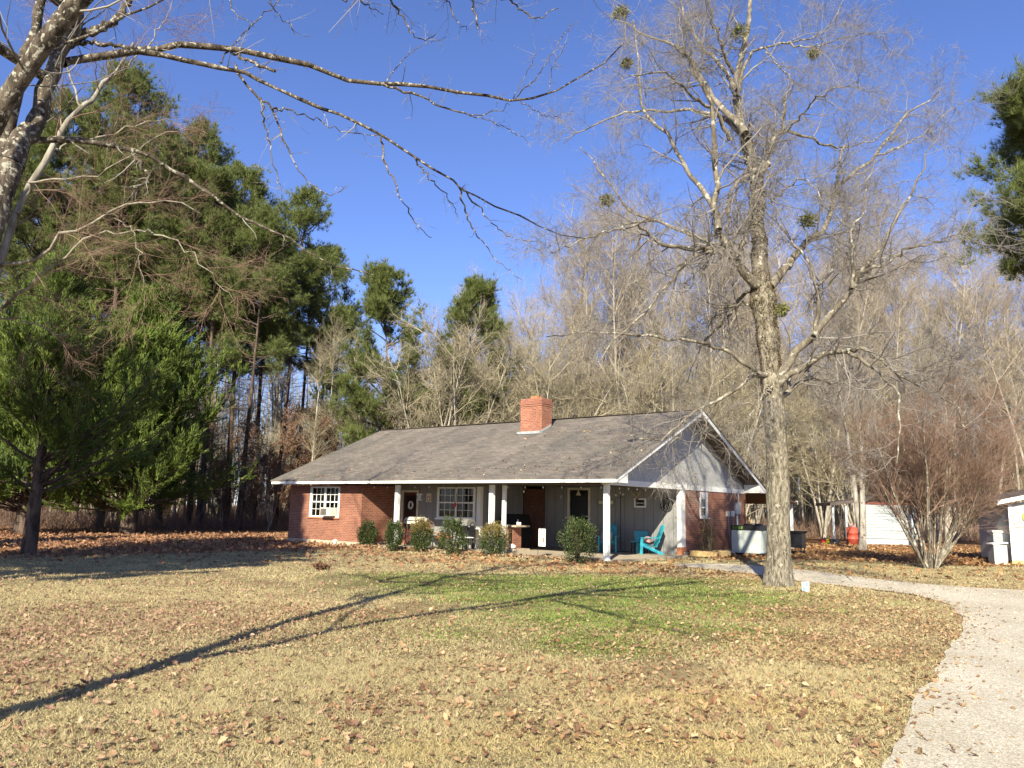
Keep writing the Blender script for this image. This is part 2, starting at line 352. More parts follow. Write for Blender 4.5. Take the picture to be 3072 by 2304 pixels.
lit = ramp(nt, n2, [(.35, (.10,.05,.025)), (.52, (.24,.125,.055)), (.7, (.36,.21,.10))]).outputs[0]
col = mixc(nt, sp.outputs[0], straw, grn)
k = nd(nt, 'ShaderNodeMath', operation='MULTIPLY'); kk = ramp(nt, n2, [(.45, (0,0,0)), (.55, (1,1,1))]); nt.links.new(kk.outputs[0], k.inputs[0]); nt.links.new(sp.outputs[1], k.inputs[1])
col = mixc(nt, k.outputs[0], col, lf); col = mixc(nt, sp.outputs[2], col, lit)
k3 = ramp(nt, n3, [(.35, (.86,.86,.86)), (.65, (1.1,1.1,1.1))]); col = mixc(nt, 1., col, k3.outputs[0], 'MULTIPLY')
nt.links.new(col, b.inputs['Base Color']); bump(nt, n1, .9, .04, b)
tag(mb.obj('ground', m), kind='structure')

# ------------------------------------------------------------------ gravel drive
def smoothpoly(P, it=3):
    for _ in range(it):
        Q = np.roll(P, -1, 0); P = np.stack([P*.75+Q*.25, P*.25+Q*.75], 1).reshape(-1, P.shape[1])
    return P
near = [(2560,2420),(2660,2304),(2700,2210),(2745,2120),(2800,2040),(2850,1960),(2885,1900),(2885,1850),(2840,1810),(2740,1785),(2600,1768),(2440,1750),(2330,1735),(2200,1716),(2080,1704),(2000,1702)]
farp = [(2040,1690),(2190,1692),(2330,1703),(2460,1716),(2620,1738),(2760,1753),(2900,1763),(3072,1772),(3300,1782)]
G = [gp(*p)[:2] for p in near]+[gp(*p)[:2] for p in farp]+[np.array([22., 14.]), np.array([14., 3.]), np.array([6., -3.]), np.array([1.6, 0.])]
GR = smoothpoly(np.array(G), 4)
def resample(P, step):
    out = []
    for i in range(len(P)):
        a, b2 = P[i], P[(i+1) % len(P)]; n = max(1, int(np.linalg.norm(b2-a)/step)); out += [a+(b2-a)*j/n for j in range(n)]
    return np.array(out)
GR2 = resample(GR, .06)
c0 = GR2.mean(0); nrm = np.roll(GR2, -1, 0)-np.roll(GR2, 1, 0); nrm = np.c_[nrm[:, 1], -nrm[:, 0]]; nrm /= np.linalg.norm(nrm, axis=1, keepdims=True)+1e-9
wob = (vnoise(GR2[:, 0], GR2[:, 1], .9, 30)-.5)*.12+(vnoise(GR2[:, 0], GR2[:, 1], .35, 31)-.5)*.07
GR3 = GR2+nrm*wob[:, None]
def inpoly(x, y, P):
    r = np.zeros(len(x), bool); j = len(P)-1
    for i in range(len(P)):
        xi, yi, xj, yj = P[i, 0], P[i, 1], P[j, 0], P[j, 1]
        if yi != yj: r ^= ((yi > y) != (yj > y)) & (x < (xj-xi)*(y-yi)/(yj-yi)+xi)
        j = i
    return r
from mathutils.geometry import tessellate_polygon
tri = tessellate_polygon([[Vector((p[0], p[1], 0)) for p in GR3]])
mb = MB(); mb.add(np.c_[GR3, np.full(len(GR3), .016)], np.array(tri))
me_f = mb.f[0][0]
v0 = mb.v[0][0]; cr = np.cross(v0[me_f[:, 1]]-v0[me_f[:, 0]], v0[me_f[:, 2]]-v0[me_f[:, 0]])[:, 2]
ff = me_f.copy(); ff[cr < 0] = ff[cr < 0][:, ::-1]; mb.f[0] = (ff, 0, False)
m, nt, b = newmat('gravel'); b.inputs['Roughness'].default_value = .95; b.inputs['Specular IOR Level'].default_value = .1
tc = nd(nt, 'ShaderNodeTexCoord'); vo = nd(nt, 'ShaderNodeTexVoronoi', Scale=85.); nt.links.new(tc.outputs['Object'], vo.inputs['Vector'])
hs = nd(nt, 'ShaderNodeSeparateColor'); nt.links.new(vo.outputs['Color'], hs.inputs[0])
c1 = ramp(nt, hs.outputs[0], [(0, (.36,.31,.24)), (.45, (.56,.50,.385)), (1, (.72,.66,.53))]).outputs[0]
c2 = ramp(nt, noise(nt, 130, 3, .8), [(.35, (.62,.6,.56)), (.6, (1.15,1.15,1.15))]).outputs[0]
c3 = ramp(nt, noise(nt, .8, 5, .6, stretch=(1, .5, 1)), [(.35, (.86,.84,.8)), (.65, (1.08,1.08,1.08))]).outputs[0]
nt.links.new(mixc(nt, 1., mixc(nt, 1., c1, c2, 'MULTIPLY'), c3, 'MULTIPLY'), b.inputs['Base Color']); bump(nt, vo.outputs['Distance'], -1., .02, b)
tag(mb.obj('gravel_driveway', m), kind='structure')
# loose stones
n = 14000; sx, sy = rng.uniform(1.5, 14, n), rng.uniform(4.5, 20, n); ok = inpoly(sx, sy, GR3[::3]); sx, sy = sx[ok], sy[ok]; n = len(sx)
mb = MB(); r = rng.uniform(.003, .009, n)*(1+.05*sy)
t6 = np.array([(1,0,0),(0,1,0),(-1,0,0),(0,-1,0),(0,0,.7)], float)
vv = t6[None]*r[:, None, None]*rng.uniform(.6, 1.3, (n, 5, 1))+np.c_[sx, sy, np.full(n, .017)][:, None]
fb = (np.arange(n)*5)[:, None, None]+np.array([(0,1,4),(1,2,4),(2,3,4),(3,0,4)])[None]
mb.add(vv.reshape(-1, 3), fb.reshape(-1, 3))
tag(mb.obj('gravel', island('gravel_stones', [(.34,.29,.22), (.58,.52,.42), (.48,.42,.33)], .9)), 'loose pale stones lying over the curving gravel drive', 'gravel', kind='stuff')

# ------------------------------------------------------------------ grass blades and fallen leaves
HP = np.array([hw(u, v)[:2] for u, v in ((15.9, -.05), (11.0, -.05), (11.0, -.2), (-.2, -.2), (-.2, 11.3), (15.9, 11.3))])
GE = GR3[::5]
def edged(x, y):
    r = np.full(len(x), 9.)
    for i in range(0, len(x), 20000):
        q = slice(i, i+20000); r[q] = np.sqrt(((x[q, None]-GE[None, :, 0])**2+(y[q, None]-GE[None, :, 1])**2).min(1))
    return r
def scatter(n, y0, y1, pad=1.):
    yy = np.sqrt(rng.uniform(y0**2, y1**2, n)); xx = rng.uniform(-.70, .70, n)*yy+rng.uniform(-pad, pad, n); return xx, yy
mb = MB()
for n, y0, y1, hh, ww in ((300000, 4.2, 8.5, .040, .0045), (280000, 8.5, 15, .040, .0075), (260000, 15, 26, .040, .014), (60000, 26, 42, .05, .022)):
    x, y = scatter(n, y0, y1); lit_ = flitter(x, y); gr = fgreen(x, y); lv = fleaf(x, y)
    ingr = inpoly(x, y, GR3[::3])
    patch = vnoise(x, y, .35, 41)
    ed = edged(x, y) if y0 < 20 else np.full(n, 9.); gv = np.where(ingr, .75*np.exp(-ed/.12)+.010, 1-.45*np.exp(-ed/.25)); keep = (rng.random(n) < gv) & (rng.random(n) > lit_*.93) & ~inpoly(x, y, HP) & (patch+.55*rng.random(n) > .38)
    x, y, gr = x[keep], y[keep], gr[keep]; n = len(x)
    g2 = (rng.random(n) < gr*.88)[:, None]
    straw_ = np.array([.60,.505,.285])*rng.uniform(.72, 1.1, (n, 1)); yl = fyellow(x, y)[:, None]; straw_ = straw_*(1-yl)+straw_*np.array([1.05,.98,.78])*yl
    grn_ = np.array([.27,.34,.085])*rng.uniform(.7, 1.25, (n, 1))
    pinch = vnoise(x, y, 2.2, 44)[:, None]; straw_ = straw_*(.88+.22*pinch)
    c = np.where(g2, grn_, straw_)
    D = np.c_[rng.normal(0, .75, (n, 2)), rng.uniform(.35, 1.1, n)]
    mb.blades(np.c_[x, y, np.full(n, -.004)], D, hh*rng.uniform(.4, 1.3, n)*(.45+1.1*vnoise(x, y, .12, 47)*vnoise(x, y, .5, 48)*2), ww*rng.uniform(.7, 1.3, n), 0, c)
tag(mb.obj('grass', M['grass']), 'short dormant straw coloured lawn with green patches before the porch', 'grass', kind='stuff')

# lobed oak leaf
LO = np.array([(0,0),(.10,.10),(.30,.16),(.22,.30),(.42,.42),(.24,.50),(.36,.70),(.16,.74),(.10,.92),(0,1.)])
outl = np.concatenate([LO, np.c_[-LO[1:-1, 0], LO[1:-1, 1]][::-1]])
def oakleaves(mb, x, y, z, size, col, tilt=.5):
    n = len(x); k = len(outl); a = rng.uniform(0, 2*math.pi, n)
    cur = rng.uniform(-.1, .9, n); cur2 = rng.uniform(-.3, .7, n)
    ox, oy = outl[:, 0][None], outl[:, 1][None]-.5
    wx = rng.uniform(.55, 1.15, n)[:, None]
    lx = ox*wx*np.ones((n, k)); ly = oy*np.ones((n, k)); lz = cur[:, None]*ox**2*1.4+cur2[:, None]*oy**2*.8+rng.normal(0, .035, (n, k))
    mid = np.stack([np.zeros(n), np.zeros(n), -.06*np.ones(n)], 1)
    L = np.concatenate([np.stack([lx, ly, lz], -1), mid[:, None]], 1)*size[:, None, None]
    rx, ry = rng.normal(0, tilt, n), rng.normal(0, tilt*.8, n)
    cx, sx_, cy, sy_ = np.cos(rx)[:, None], np.sin(rx)[:, None], np.cos(ry)[:, None], np.sin(ry)[:, None]
    yv, zv = L[..., 1]*cx-L[..., 2]*sx_, L[..., 1]*sx_+L[..., 2]*cx
    xv, zv = L[..., 0]*cy+zv*sy_, -L[..., 0]*sy_+zv*cy
    ca, sa = np.cos(a)[:, None], np.sin(a)[:, None]
    P = np.stack([xv*ca-yv*sa+x[:, None], xv*sa+yv*ca+y[:, None], zv+(z-zv.min(1)*.7)[:, None]], -1)
    f = np.array([(i, (i+1) % k, k) for i in range(k)]); F_ = (np.arange(n)*(k+1))[:, None, None]+f[None]
    mb.add(P.reshape(-1, 3), F_.reshape(-1, 3), 0, np.repeat(col, k+1, 0))
def roofz_(y): return 5.231-abs(y-5.6)*(5.231-2.536)/(5.6+.595)
def leafcol(n, x):
    pal = np.array([(.42,.27,.14), (.36,.21,.11), (.48,.33,.18), (.31,.19,.11), (.52,.39,.23), (.40,.26,.17), (.24,.14,.09), (.46,.35,.20)])
    c = pal[rng.integers(0, len(pal), n)]*rng.uniform(.8, 1.15, (n, 1)); pk = np.clip(-x/5, 0, 1)[:, None]
    return c*(1-pk*.5)+np.array([.42,.26,.21])*rng.uniform(.7, 1.15, (n, 1))*pk*.5
mb = MB()
for n, y0, y1, sz in ((14000, 4.3, 8, .052), (50000, 8, 14, .044), (95000, 14, 24, .045)):
    x, y = scatter(n, y0, y1); lv = fleaf(x, y); ingr = inpoly(x, y, GR3[::3]); ed = edged(x, y); pr_ = np.where(ingr, .02+.5*np.exp(-ed/.18), np.maximum(lv, .8*np.exp(-ed/.35)))*(1-.8*flitter(x, y)); keep = (rng.random(n) < pr_*1.0+.02*(~ingr)) & ~inpoly(x, y, HP)
    x, y = x[keep], y[keep]; n = len(x); oakleaves(mb, x, y, np.full(n, .012)+.01*rng.random(n), sz*(.45+1.1*rng.random(n)**2.2), leafcol(n, x))
x, y = scatter(30000, 20, 42, 2); n = len(x); lv = np.maximum(flitter(x, y)*.9, fleaf(x, y)); keep = (rng.random(n) < lv) & ~inpoly(x, y, HP) & ~inpoly(x, y, GR3[::3]); x, y = x[keep], y[keep]; n = len(x)
D = np.c_[rng.normal(0, 1, (n, 2)), rng.uniform(-.1, .5, n)]
mb.leaves(np.c_[x, y, np.full(n, .015)], D, rng.uniform(.09, .2, n), rng.uniform(.07, .14, n), 0, leafcol(n, x)*np.array([.92,.80,.68]))
# litter on porch slab edge and drive edge
x, y = [], []
for u_, v_ in zip(rng.uniform(-1.5, 11, 900), rng.normal(-.35, .28, 900)): p = hw(u_, min(v_, .05)); x.append(p[0]); y.append(p[1])
x, y = np.array(x), np.array(y); n = len(x); oakleaves(mb, x, y, np.full(n, .03)+.03*rng.random(n), .12*rng.uniform(.5, 1.3, n), leafcol(n, x+6))
n = 260; xr = rng.uniform(-15.5, .5, n); yr = rng.uniform(-.5, 5., n)**1.0; yr[:90] = rng.uniform(-.55, .3, 90); xr[120:] = rng.uniform(-5, .5, 140)
pr = np.array([hw(-a, b2, roofz_(b2)) for a, b2 in zip(xr, yr)]); oakleaves(mb, pr[:, 0], pr[:, 1], pr[:, 2]+.06, .10*rng.uniform(.5, 1.2, n), leafcol(n, pr[:, 0]+9))
tag(mb.obj('fallen_leaves', M['leaf']), 'dry brown oak leaves strewn over the lawn', 'leaves', kind='stuff')

# ------------------------------------------------------------------ HOUSE (local: x = right along the front, y = into the house, z up)
house = thing('brick_house', 'low red brick ranch house with grey shingle roof and open front porch', 'house', ORG, HROT)
ZT = 2.36; XL = -15.75; DX = -11.17; YB = 11.23; RX0, RX1 = -16.3, .67; EY = -.595; RY = 5.6; ZE = 2.536; ZR = 5.231
SL = (ZR-ZE)/(RY-EY)
def roofz(y): return ZR-abs(y-RY)*SL
def wall(mb, along, a0, a1, z0, z1, c0, c1, holes=(), mat=0):
    """along='x': wall spans a0..a1 in x, thickness c0..c1 in y"""
    def bb(p, q, r0, r1):
        if q-p < 1e-4 or r1-r0 < 1e-4: return
        if along == 'x': mb.box(p, q, c0, c1, r0, r1, mat)
        else: mb.box(c0, c1, p, q, r0, r1, mat)
    cur = a0
    for h0, h1, b0, b1 in sorted(holes):
        bb(cur, h0, z0, z1); bb(h0, h1, z0, b0); bb(h0, h1, b1, z1); cur = h1
    bb(cur, a1, z0, z1)
WL = (-14.36, -12.54, 1.06, 2.30); WM = (-8.93, -7.03, 1.14, 2.34); DL = (-11.0, -10.02, .06, 2.22); WG = (6.74, 7.36, 1.38, 2.10); DR = (-4.98, -3.92, .06, 2.42)
mb = MB(); wall(mb, 'x', XL, DX, .14, ZT, 0, .2, [WL]); wall(mb, 'y', .2, 2.2, .14, ZT, DX-.2, DX)
wall(mb, 'y', 5.5, YB, .14, ZT-.26, -.2, 0, [WG]); wall(mb, 'y', .2, YB-.2, .14, ZT, XL, XL+.2); wall(mb, 'x', XL, 0, .14, ZT, YB-.2, YB)
mb.obj('brick_wall', M['brick'], house, uv=True)
mb = MB(); mb.box(-6.75, -6.10, 4.75, 5.4, .06, ZT); mb.obj('fireplace_wall', brickmat('shaded_brick', tone=.5), house, uv=True)  # darker copy of the brick, porch shade put into its colour
mb = MB(); wall(mb, 'y', 5.5, YB, ZT-.26, ZT, -.2, 0.003, [(WG[0], WG[1], ZT-.26, ZT-.05)]); mb.obj('soldier_course', M['soldier'], house, uv=True)
mb = MB(); mb.box(XL-.02, DX+.01, -.02, .22, -.1, .14).box(DX-.22, DX+.01, .22, 2., -.1, .14).box(XL-.02, XL+.22, .22, YB, -.1, .14); mb.obj('foundation', M['concrete'], house)
mb = MB(); mb.box(-.22, .02, 5.3, YB+.02, -.1, .14); mb.obj('foundation', M['concrete'], house)
mb = MB(); mb.box(DX+.012, .18, -.18, 5.29, -.1, .055); mb.obj('porch_slab', M['concrete'], house)
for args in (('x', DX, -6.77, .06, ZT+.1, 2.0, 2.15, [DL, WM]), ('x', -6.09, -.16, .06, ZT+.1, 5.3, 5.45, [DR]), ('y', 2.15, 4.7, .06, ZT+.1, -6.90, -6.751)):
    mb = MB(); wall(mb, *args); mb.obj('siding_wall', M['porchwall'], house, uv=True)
mb = MB(); mb.box(-.159, .004, 5.12, 5.46, .32, ZT); mb.obj('corner_board', M['trim'], house)
mb = MB(); mb.box(-6.92, -6.74, 1.98, 2.149, .06, ZT); mb.obj('corner_board', M['trim'], house)
mb = MB(); mb.box(-.165, .008, 5.11, 5.47, .05, .319); mb.obj('corner_block', M['orangebrown'], house)
# gables
for x0, x1 in ((-.13, -.03), (XL+.03, XL+.13)): mb = MB(); mb.prism([(-.1, 2.50), (YB+.1, 2.50), (YB+.1, roofz(YB+.1)-.08), (RY, ZR-.10), (-.1, roofz(-.1)-.08)], 'x', x0, x1); mb.obj('gable_siding', M['siding'], house, uv=True)
mb = MB(); mb.box(-.14, .03, -.075, YB+.1, 2.352, 2.53); mb.obj('gable_frieze', M['white'], house)
mb = MB(); mb.box(DX, -.141, -.07, .07, 2.352, 2.50); mb.obj('porch_beam', M['soffit'], house)
mb = MB(); mb.box(RX0+.02, -.001, EY+.004, -.071, 2.405, 2.425); mb.obj('soffit', M['soffit'], house)
mb = MB(); mb.box(XL, -.14, .075, 11.2, 2.46, 2.49); mb.obj('porch_ceiling', M['soffit'], house)
mb = MB(); mb.box(RX0, .002, EY-.02, EY+.003, 2.395, 2.525); mb.obj('fascia', M['trim'], house)
# boxed eave returns
for s_, ya in ((1, EY), (-1, 2*RY-EY)):
    yb = ya+s_*.72; pl = [(ya-.022*s_, 2.395), (yb, 2.395), (yb, roofz(yb)-.05), (ya-.022*s_, roofz(ya)-.02)]
    mb = MB(); mb.prism(pl if s_ > 0 else pl[::-1], 'x', .003, RX1); mb.obj('eave_return', M['trim'], house)
# rake boards and rake soffit
mb = MB()
for xr in (RX1-.002, RX0-.02):
    for s_ in (1, -1):
        ya = EY if s_ > 0 else 2*RY-EY
        pl = [(ya, roofz(ya)-.14), (RY, ZR-.16), (RY, ZR-.005), (ya, roofz(ya)-.005)]
        mb = MB(); mb.prism(pl if s_ > 0 else pl[::-1], 'x', xr, xr+.022); mb.obj('rake_board', M['white'], house)
mb = MB()
for s_ in (1, -1):
    ya = EY if s_ > 0 else 2*RY-EY
    pl = [(ya, roofz(ya)-.12), (RY, ZR-.13), (RY, ZR-.08), (ya, roofz(ya)-.07)]
    mb = MB(); mb.prism(pl if s_ > 0 else pl[::-1], 'x', -.03, RX1-.003); mb.obj('rake_soffit', M['soffit'], house)
# roof
mb = MB(); sag = lambda x: -.03*math.sin(math.pi*(x-RX0)/(RX1-RX0))
for s_ in (1, -1):
    ya = EY-.05 if s_ > 0 else 2*RY-EY+.05; zs = roofz(ya)
    N = 14; X_ = np.linspace(RX0-.05, RX1+.05, N)
    L_ = math.hypot(RY-ya, ZR-zs)
    for t0, t1, th_ in ((0, 1, .035),):
        v = []
        for x in X_:
            for t in np.linspace(0, 1, 9):
                yy = ya+(RY-ya)*t; v.append((x, yy, zs+(ZR-zs)*t+.035+sag(x)*t))
        n9 = 9; f = [(i*n9+j, (i+1)*n9+j, (i+1)*n9+j+1, i*n9+j+1) for i in range(N-1) for j in range(n9-1)]
        if s_ < 0: f = [q[::-1] for q in f]
        mb.add(v, f)
    mb.box(RX0-.05, RX1+.05, min(ya, ya+s_*.02), max(ya, ya+s_*.02), zs-.005, zs+.034)
# roof edge thickness along rakes
for xr in (RX0-.052, RX1+.05):
    for s_ in (1, -1):
        ya = EY-.05 if s_ > 0 else 2*RY-EY+.05
        pl = [(ya, roofz(ya)-.003), (RY, ZR-.003), (RY, ZR+.033), (ya, roofz(ya)+.033)]; mb.prism(pl if s_ > 0 else pl[::-1], 'x', xr, xr+.003)
me = mb.mesh('roof', M['shingle'])
# uv along slope
uvl = me.uv_layers.new(name='UVMap'); li = np.empty(len(me.loops), np.int32); me.loops.foreach_get('vertex_index', li); co = np.empty(len(me.vertices)*3); me.vertices.foreach_get('co', co); co = co.reshape(-1, 3)[li]
uvl.data.foreach_set('uv', np.c_[co[:, 0], (co[:, 1]-RY)*math.sqrt(1+SL*SL)].ravel())
roof = bpy.data.objects.new('roof', me); COL.objects.link(roof); roof.parent = house
mb = MB(); mb.obox((RX0-.05, RY, ZR+.03), (RX1+.05, RY, ZR+.03), .24, .012); mb.obj('ridge_cap', M['shingle'], roof, uv=True)
# chimney
mb = MB(); mb.box(-6.42, -5.36, 3.98, 4.66, 3.9, 5.62).box(-6.44, -5.34, 3.96, 4.68, 5.62, 5.70).box(-6.46, -5.32, 3.94, 4.70, 5.70, 5.78).box(-6.42, -5.36, 3.98, 4.66, 5.78, 5.93)
ch = mb.obj('chimney', M['chimney'], roof, uv=True)
mb = MB(); mb.box(-6.05, -5.72, 4.15, 4.5, 5.93, 6.05); mb.obj('chimney_flue', M['orangebrown'], ch)
mb = MB(); mb.box(-6.46, -5.32, 3.80, 3.979, roofz(3.9)+.0, roofz(3.9)+.10).prism([(3.8, roofz(3.8)+.03), (4.6, roofz(4.6)+.03), (4.6, roofz(4.6)+.12), (3.8, roofz(3.8)+.12)], 'x', -5.359, -5.33); mb.obj('chimney_flashing', M['greymetal'], ch)
mb = MB(); mb.tube([(-4.0, 7.5, 4.3), (-4.0, 7.5, 5.45)], .05, 8); mb.obj('vent_pipe', M['greymetal'], roof)
# rear porch roof
mb = MB(); mb.prism([(11.85, 2.50), (16.2, 2.12), (16.2, 2.02), (11.85, 2.40)], 'x', -9, .55); mb.obj('rear_porch_roof', M['brownwood'], house)
mb = MB(); mb.box(-9, .56, 16.2, 16.24, 2.0, 2.16); mb.obj('rear_fascia', M['trim'], house)
for x in (.3, -4.3, -8.8):
    mb = MB(); mb.box(x-.06, x+.06, 16.0, 16.12, -.05, 2.05); mb.obj('rear_post', M['white'], house)
# posts
for u_ in (0., 4.55, 9.17):
    mb = MB(); mb.box(-u_-.075, -u_+.075, -.073, .073, .055, 2.351).box(-u_-.09, -u_+.09, -.088, .088, .056, .09); mb.obj('porch_post', M['white'], house)
mb = MB(); mb.box(-4.36, -4.24, .32, .42, .056, 2.40); mb.obj('downspout', M['white'], house)
# windows
def window(x0, x1, z0, z1, y, nx_, nz_, two=True, curtain=None, side=False, mat='trim'):
    def mk(mb, a0, a1, y0, y1, zz0, zz1):
        if side: mb.box(-y1, -y0, a0, a1, zz0, zz1)
        else: mb.box(a0, a1, y0, y1, zz0, zz1)
    f = .055; mb = MB()
    mk(mb, x0-.04, x0+f, y-.03, y+.06, z0, z1); mk(mb, x1-f, x1+.04, y-.03, y+.06, z0, z1)
    mk(mb, x0+f, x1-f, y-.03, y+.06, z1-f, z1+.0); mk(mb, x0+f, x1-f, y-.03, y+.06, z0, z0+f)
    zm = (z0+z1)/2; mk(mb, x0+f, x1-f, y-.015, y+.04, zm-.025, zm+.025)
    if two: xm = (x0+x1)/2; mk(mb, xm-.035, xm+.035, y-.02, y+.05, z0+f, zm-.025); mk(mb, xm-.035, xm+.035, y-.02, y+.05, zm+.025, z1-f)
    w = mb.obj('window', M[mat], house)
    mb = MB(); mk(mb, x0-.08, x1+.08, y-.08, y-.032, z0-.06, z0-.002); mb.obj('sill', M['orangebrown' if not side and y < 1 else 'trim'], w)
    mb = MB(); mk(mb, x0+f, x1-f, y+.03, y+.034, z0+f, z1-f); mb.obj('pane', M['glass'], w)
    mb = MB()
    halves = [(x0+f, (x0+x1)/2-.035), ((x0+x1)/2+.035, x1-f)] if two else [(x0+f, x1-f)]
    for a, c in halves:
        for i in range(1, nx_): q = a+(c-a)*i/nx_; mk(mb, q-.008, q+.008, y+.015, y+.029, z0+f, z1-f)
        for zz in (z0+f, zm+.025):
            hh = zm-.025-z0-f
            for i in range(1, nz_): q = zz+hh*i/nz_; mk(mb, a, c, y+.013, y+.0285, q-.008, q+.008)
    mb.obj('muntin', M[mat], w)
    if curtain:
        mb = MB(); k = 40; a = np.linspace(x0, x1, k); d = y+.16+.02*np.sin(a*60)
        pts = np.c_[a, d] if not side else np.c_[-d, a]
        for i in range(k-1): mb.add([(pts[i, 0], pts[i, 1], z0), (pts[i+1, 0], pts[i+1, 1], z0), (pts[i+1, 0], pts[i+1, 1], z1), (pts[i, 0], pts[i, 1], z1)], [(0,1,2,3)])
        mb.obj('curtain', M[curtain], w)
    return w
window(WL[0], WL[1], WL[2], WL[3], .02, 3, 2, True, 'curtain')
window(WM[0], WM[1], WM[2], WM[3], 1.99, 3, 2, True, None, mat='greytrim') if 'greytrim' in M else window(WM[0], WM[1], WM[2], WM[3], 1.99, 3, 2)
window(WG[0], WG[1], WG[2], WG[3]+.0, .01, 1, 1, False, 'curtain', side=True)
mb = MB(); mb.box(-.02, .03, WG[0], WG[1], ZT-.258, ZT-.052); mb.obj('lintel_panel', M['white'], house)
# dark interior lining so nothing is seen through the house
mb = MB(); mb.box(XL+.3, -6.95, 3.6, 3.62, .06, 2.4); mb.obj('inner_partition', M['soffit'], house)
mb = MB(); mb.box(-2.5, -2.45, 5.6, 11, .06, 2.4); mb.obj('inner_partition', M['soffit'], house)
# doors
def door(x0, x1, z0, z1, y, mat, lite=None):
    mb = MB(); mb.box(x0, x0+.09, y-.03, y+.08, z0, z1).box(x1-.09, x1, y-.03, y+.08, z0, z1).box(x0+.09, x1-.09, y-.03, y+.08, z1-.09, z1)
    fr = mb.obj('door_frame', M['cream'], house)
    mb = MB(); mb.box(x0+.09, x1-.09, y+.03, y+.07, z0, z1-.09)
    for (a, c, e, g_) in ((.16, .48, .12, .45), (.54, .86, .12, .45)):
        w_ = x1-x0-.18; h_ = z1-z0-.09; mb.box(x0+.09+a*w_, x0+.09+c*w_, y+.02, y+.03, z0+e*h_, z0+g_*h_)
    d = mb.obj('door', M[mat], house)
    mb = MB(); mb.box(x0+.2, x1-.2, y+.022, y+.0295, z0+1.05, z1-.22); mb.obj('door_glass', M['black'], d)
    mb = MB(); mb.tube([(x1-.15, y+.03, z0+1.), (x1-.15, y-.03, z0+1.)], .025, 8); mb.obj('handle', M['steel'], d)
door(*DL, 2.0, 'reddoor'); door(*DR, 5.3, 'darkdoor')
mb = MB(); mb.box(-11.02, -9.98, 1.72, 1.999, .056, .2); mb.obj('door_step', M['brick'], house, uv=True)
mb = MB(); mb.box(0.005, .07, 9.12, 9.38, 1.42, 1.62); mb.obj('utility_box', M['cream'], house)
mb = MB(); mb.box(0.005, .08, 9.62, 9.84, 1.42, 1.64); mb.obj('utility_box', M['white'], house)
mb = MB(); mb.box(0.005, .14, 9.95, 10.35, 1.52, 1.98).tube([(.08, 10.1, 1.52), (.08, 10.1, .1)], .035, 8).tube([(.05, 9.73, 1.42), (.05, 9.73, .1)], .015, 6).tube([(.05, 9.25, 1.42), (.06, 9.3, .7), (.05, 9.5, .1)], .012, 6).tube([(.09, 10.25, 1.98), (.09, 10.25, 2.4)], .03, 8); mb.obj('electric_meter', M['greymetal'], house)

# ---- things on and around the porch
def hthing(name, label, cat, u, v, z=.056, rz=0., group=None): return thing(name, label, cat, hw(u, v, z), HROT+rz, group)
t = hthing('window_air_conditioner', 'small white air conditioner box hanging out of the lit brick wall window', 'air conditioner', 13.0, 0, 1.12)
mb = MB(); mb.box(-.34, .33, -.30, .03, 0, .33); mb.obj('housing', M['cream'], t)
mb = MB(); [mb.box(-.30, .08, -.312, -.3005, .03+i*.03, .05+i*.03) for i in range(9)]; mb.obj('grille', M['rust'], t)

def adirondack(name, label, u, v, rz):
    t = hthing(name, label, 'chair', u, v, rz=rz, group='turquoise porch chairs')   # faces local -y
    mb = MB()
    for i in range(6):
        y0 = -.30+i*.095; z0 = .38-.025*i; mb.box(-.26, .26, y0, y0+.08, z0, z0+.022)
    mb.obj('seat', M['turq'], t)
    mb = MB()
    for i in range(5):
        x = -.22+i*.11; top = 1.02-.9*x*x*1.2-.0; k = 6; pts = [(x, .27+.30*s, .24+(top-.24)*s) for s in np.linspace(0, 1, k)]
        mb.obox(pts[0], pts[-1], .092, .02, up=(0, -1, .3)); mb.tube([(x-.04, pts[-1][1], pts[-1][2]), (x+.04, pts[-1][1], pts[-1][2]-(.01 if x > 0 else -.01))], .012, 6)
    mb.obox((-.27, .37, .45), (.27, .37, .45), .03, .06); mb.obox((-.24, .52, .86), (.24, .52, .86), .03, .05)
    mb.obj('backrest', M['turq'], t)
    for s_ in (-1, 1):
        mb = MB(); mb.prism([(s_*.25, -.36), (s_*.38, -.36), (s_*.37, .30), (s_*.28, .42)][::s_], 'z', .56, .585); mb.obj('armrest', M['turq'], t)
        mb = MB(); mb.obox((s_*.31, -.30, 0), (s_*.31, -.27, .56), .05, .10, up=(0, 1, 0)); mb.obj('leg', M['turq'], t)
        mb = MB(); mb.obox((s_*.28, -.30, .36), (s_*.29, .50, .0), .035, .10); mb.obj('leg', M['turq'], t)
    return t
c1_ = adirondack('adirondack_chair', 'turquoise plastic garden chair side-on in the sun at the white wall corner', 1.05, 4.55, R_(-48)); c1_.scale = (1, 1, 1)
c2_ = adirondack('adirondack_chair', 'turquoise chair with a pale pillow in deep shade behind the right porch post', 2.55, 4.35, R_(25))
t = hthing('cushion', 'pale patterned pillow on the shaded turquoise chair', 'pillow', 2.55, 4.25, .46, R_(25))
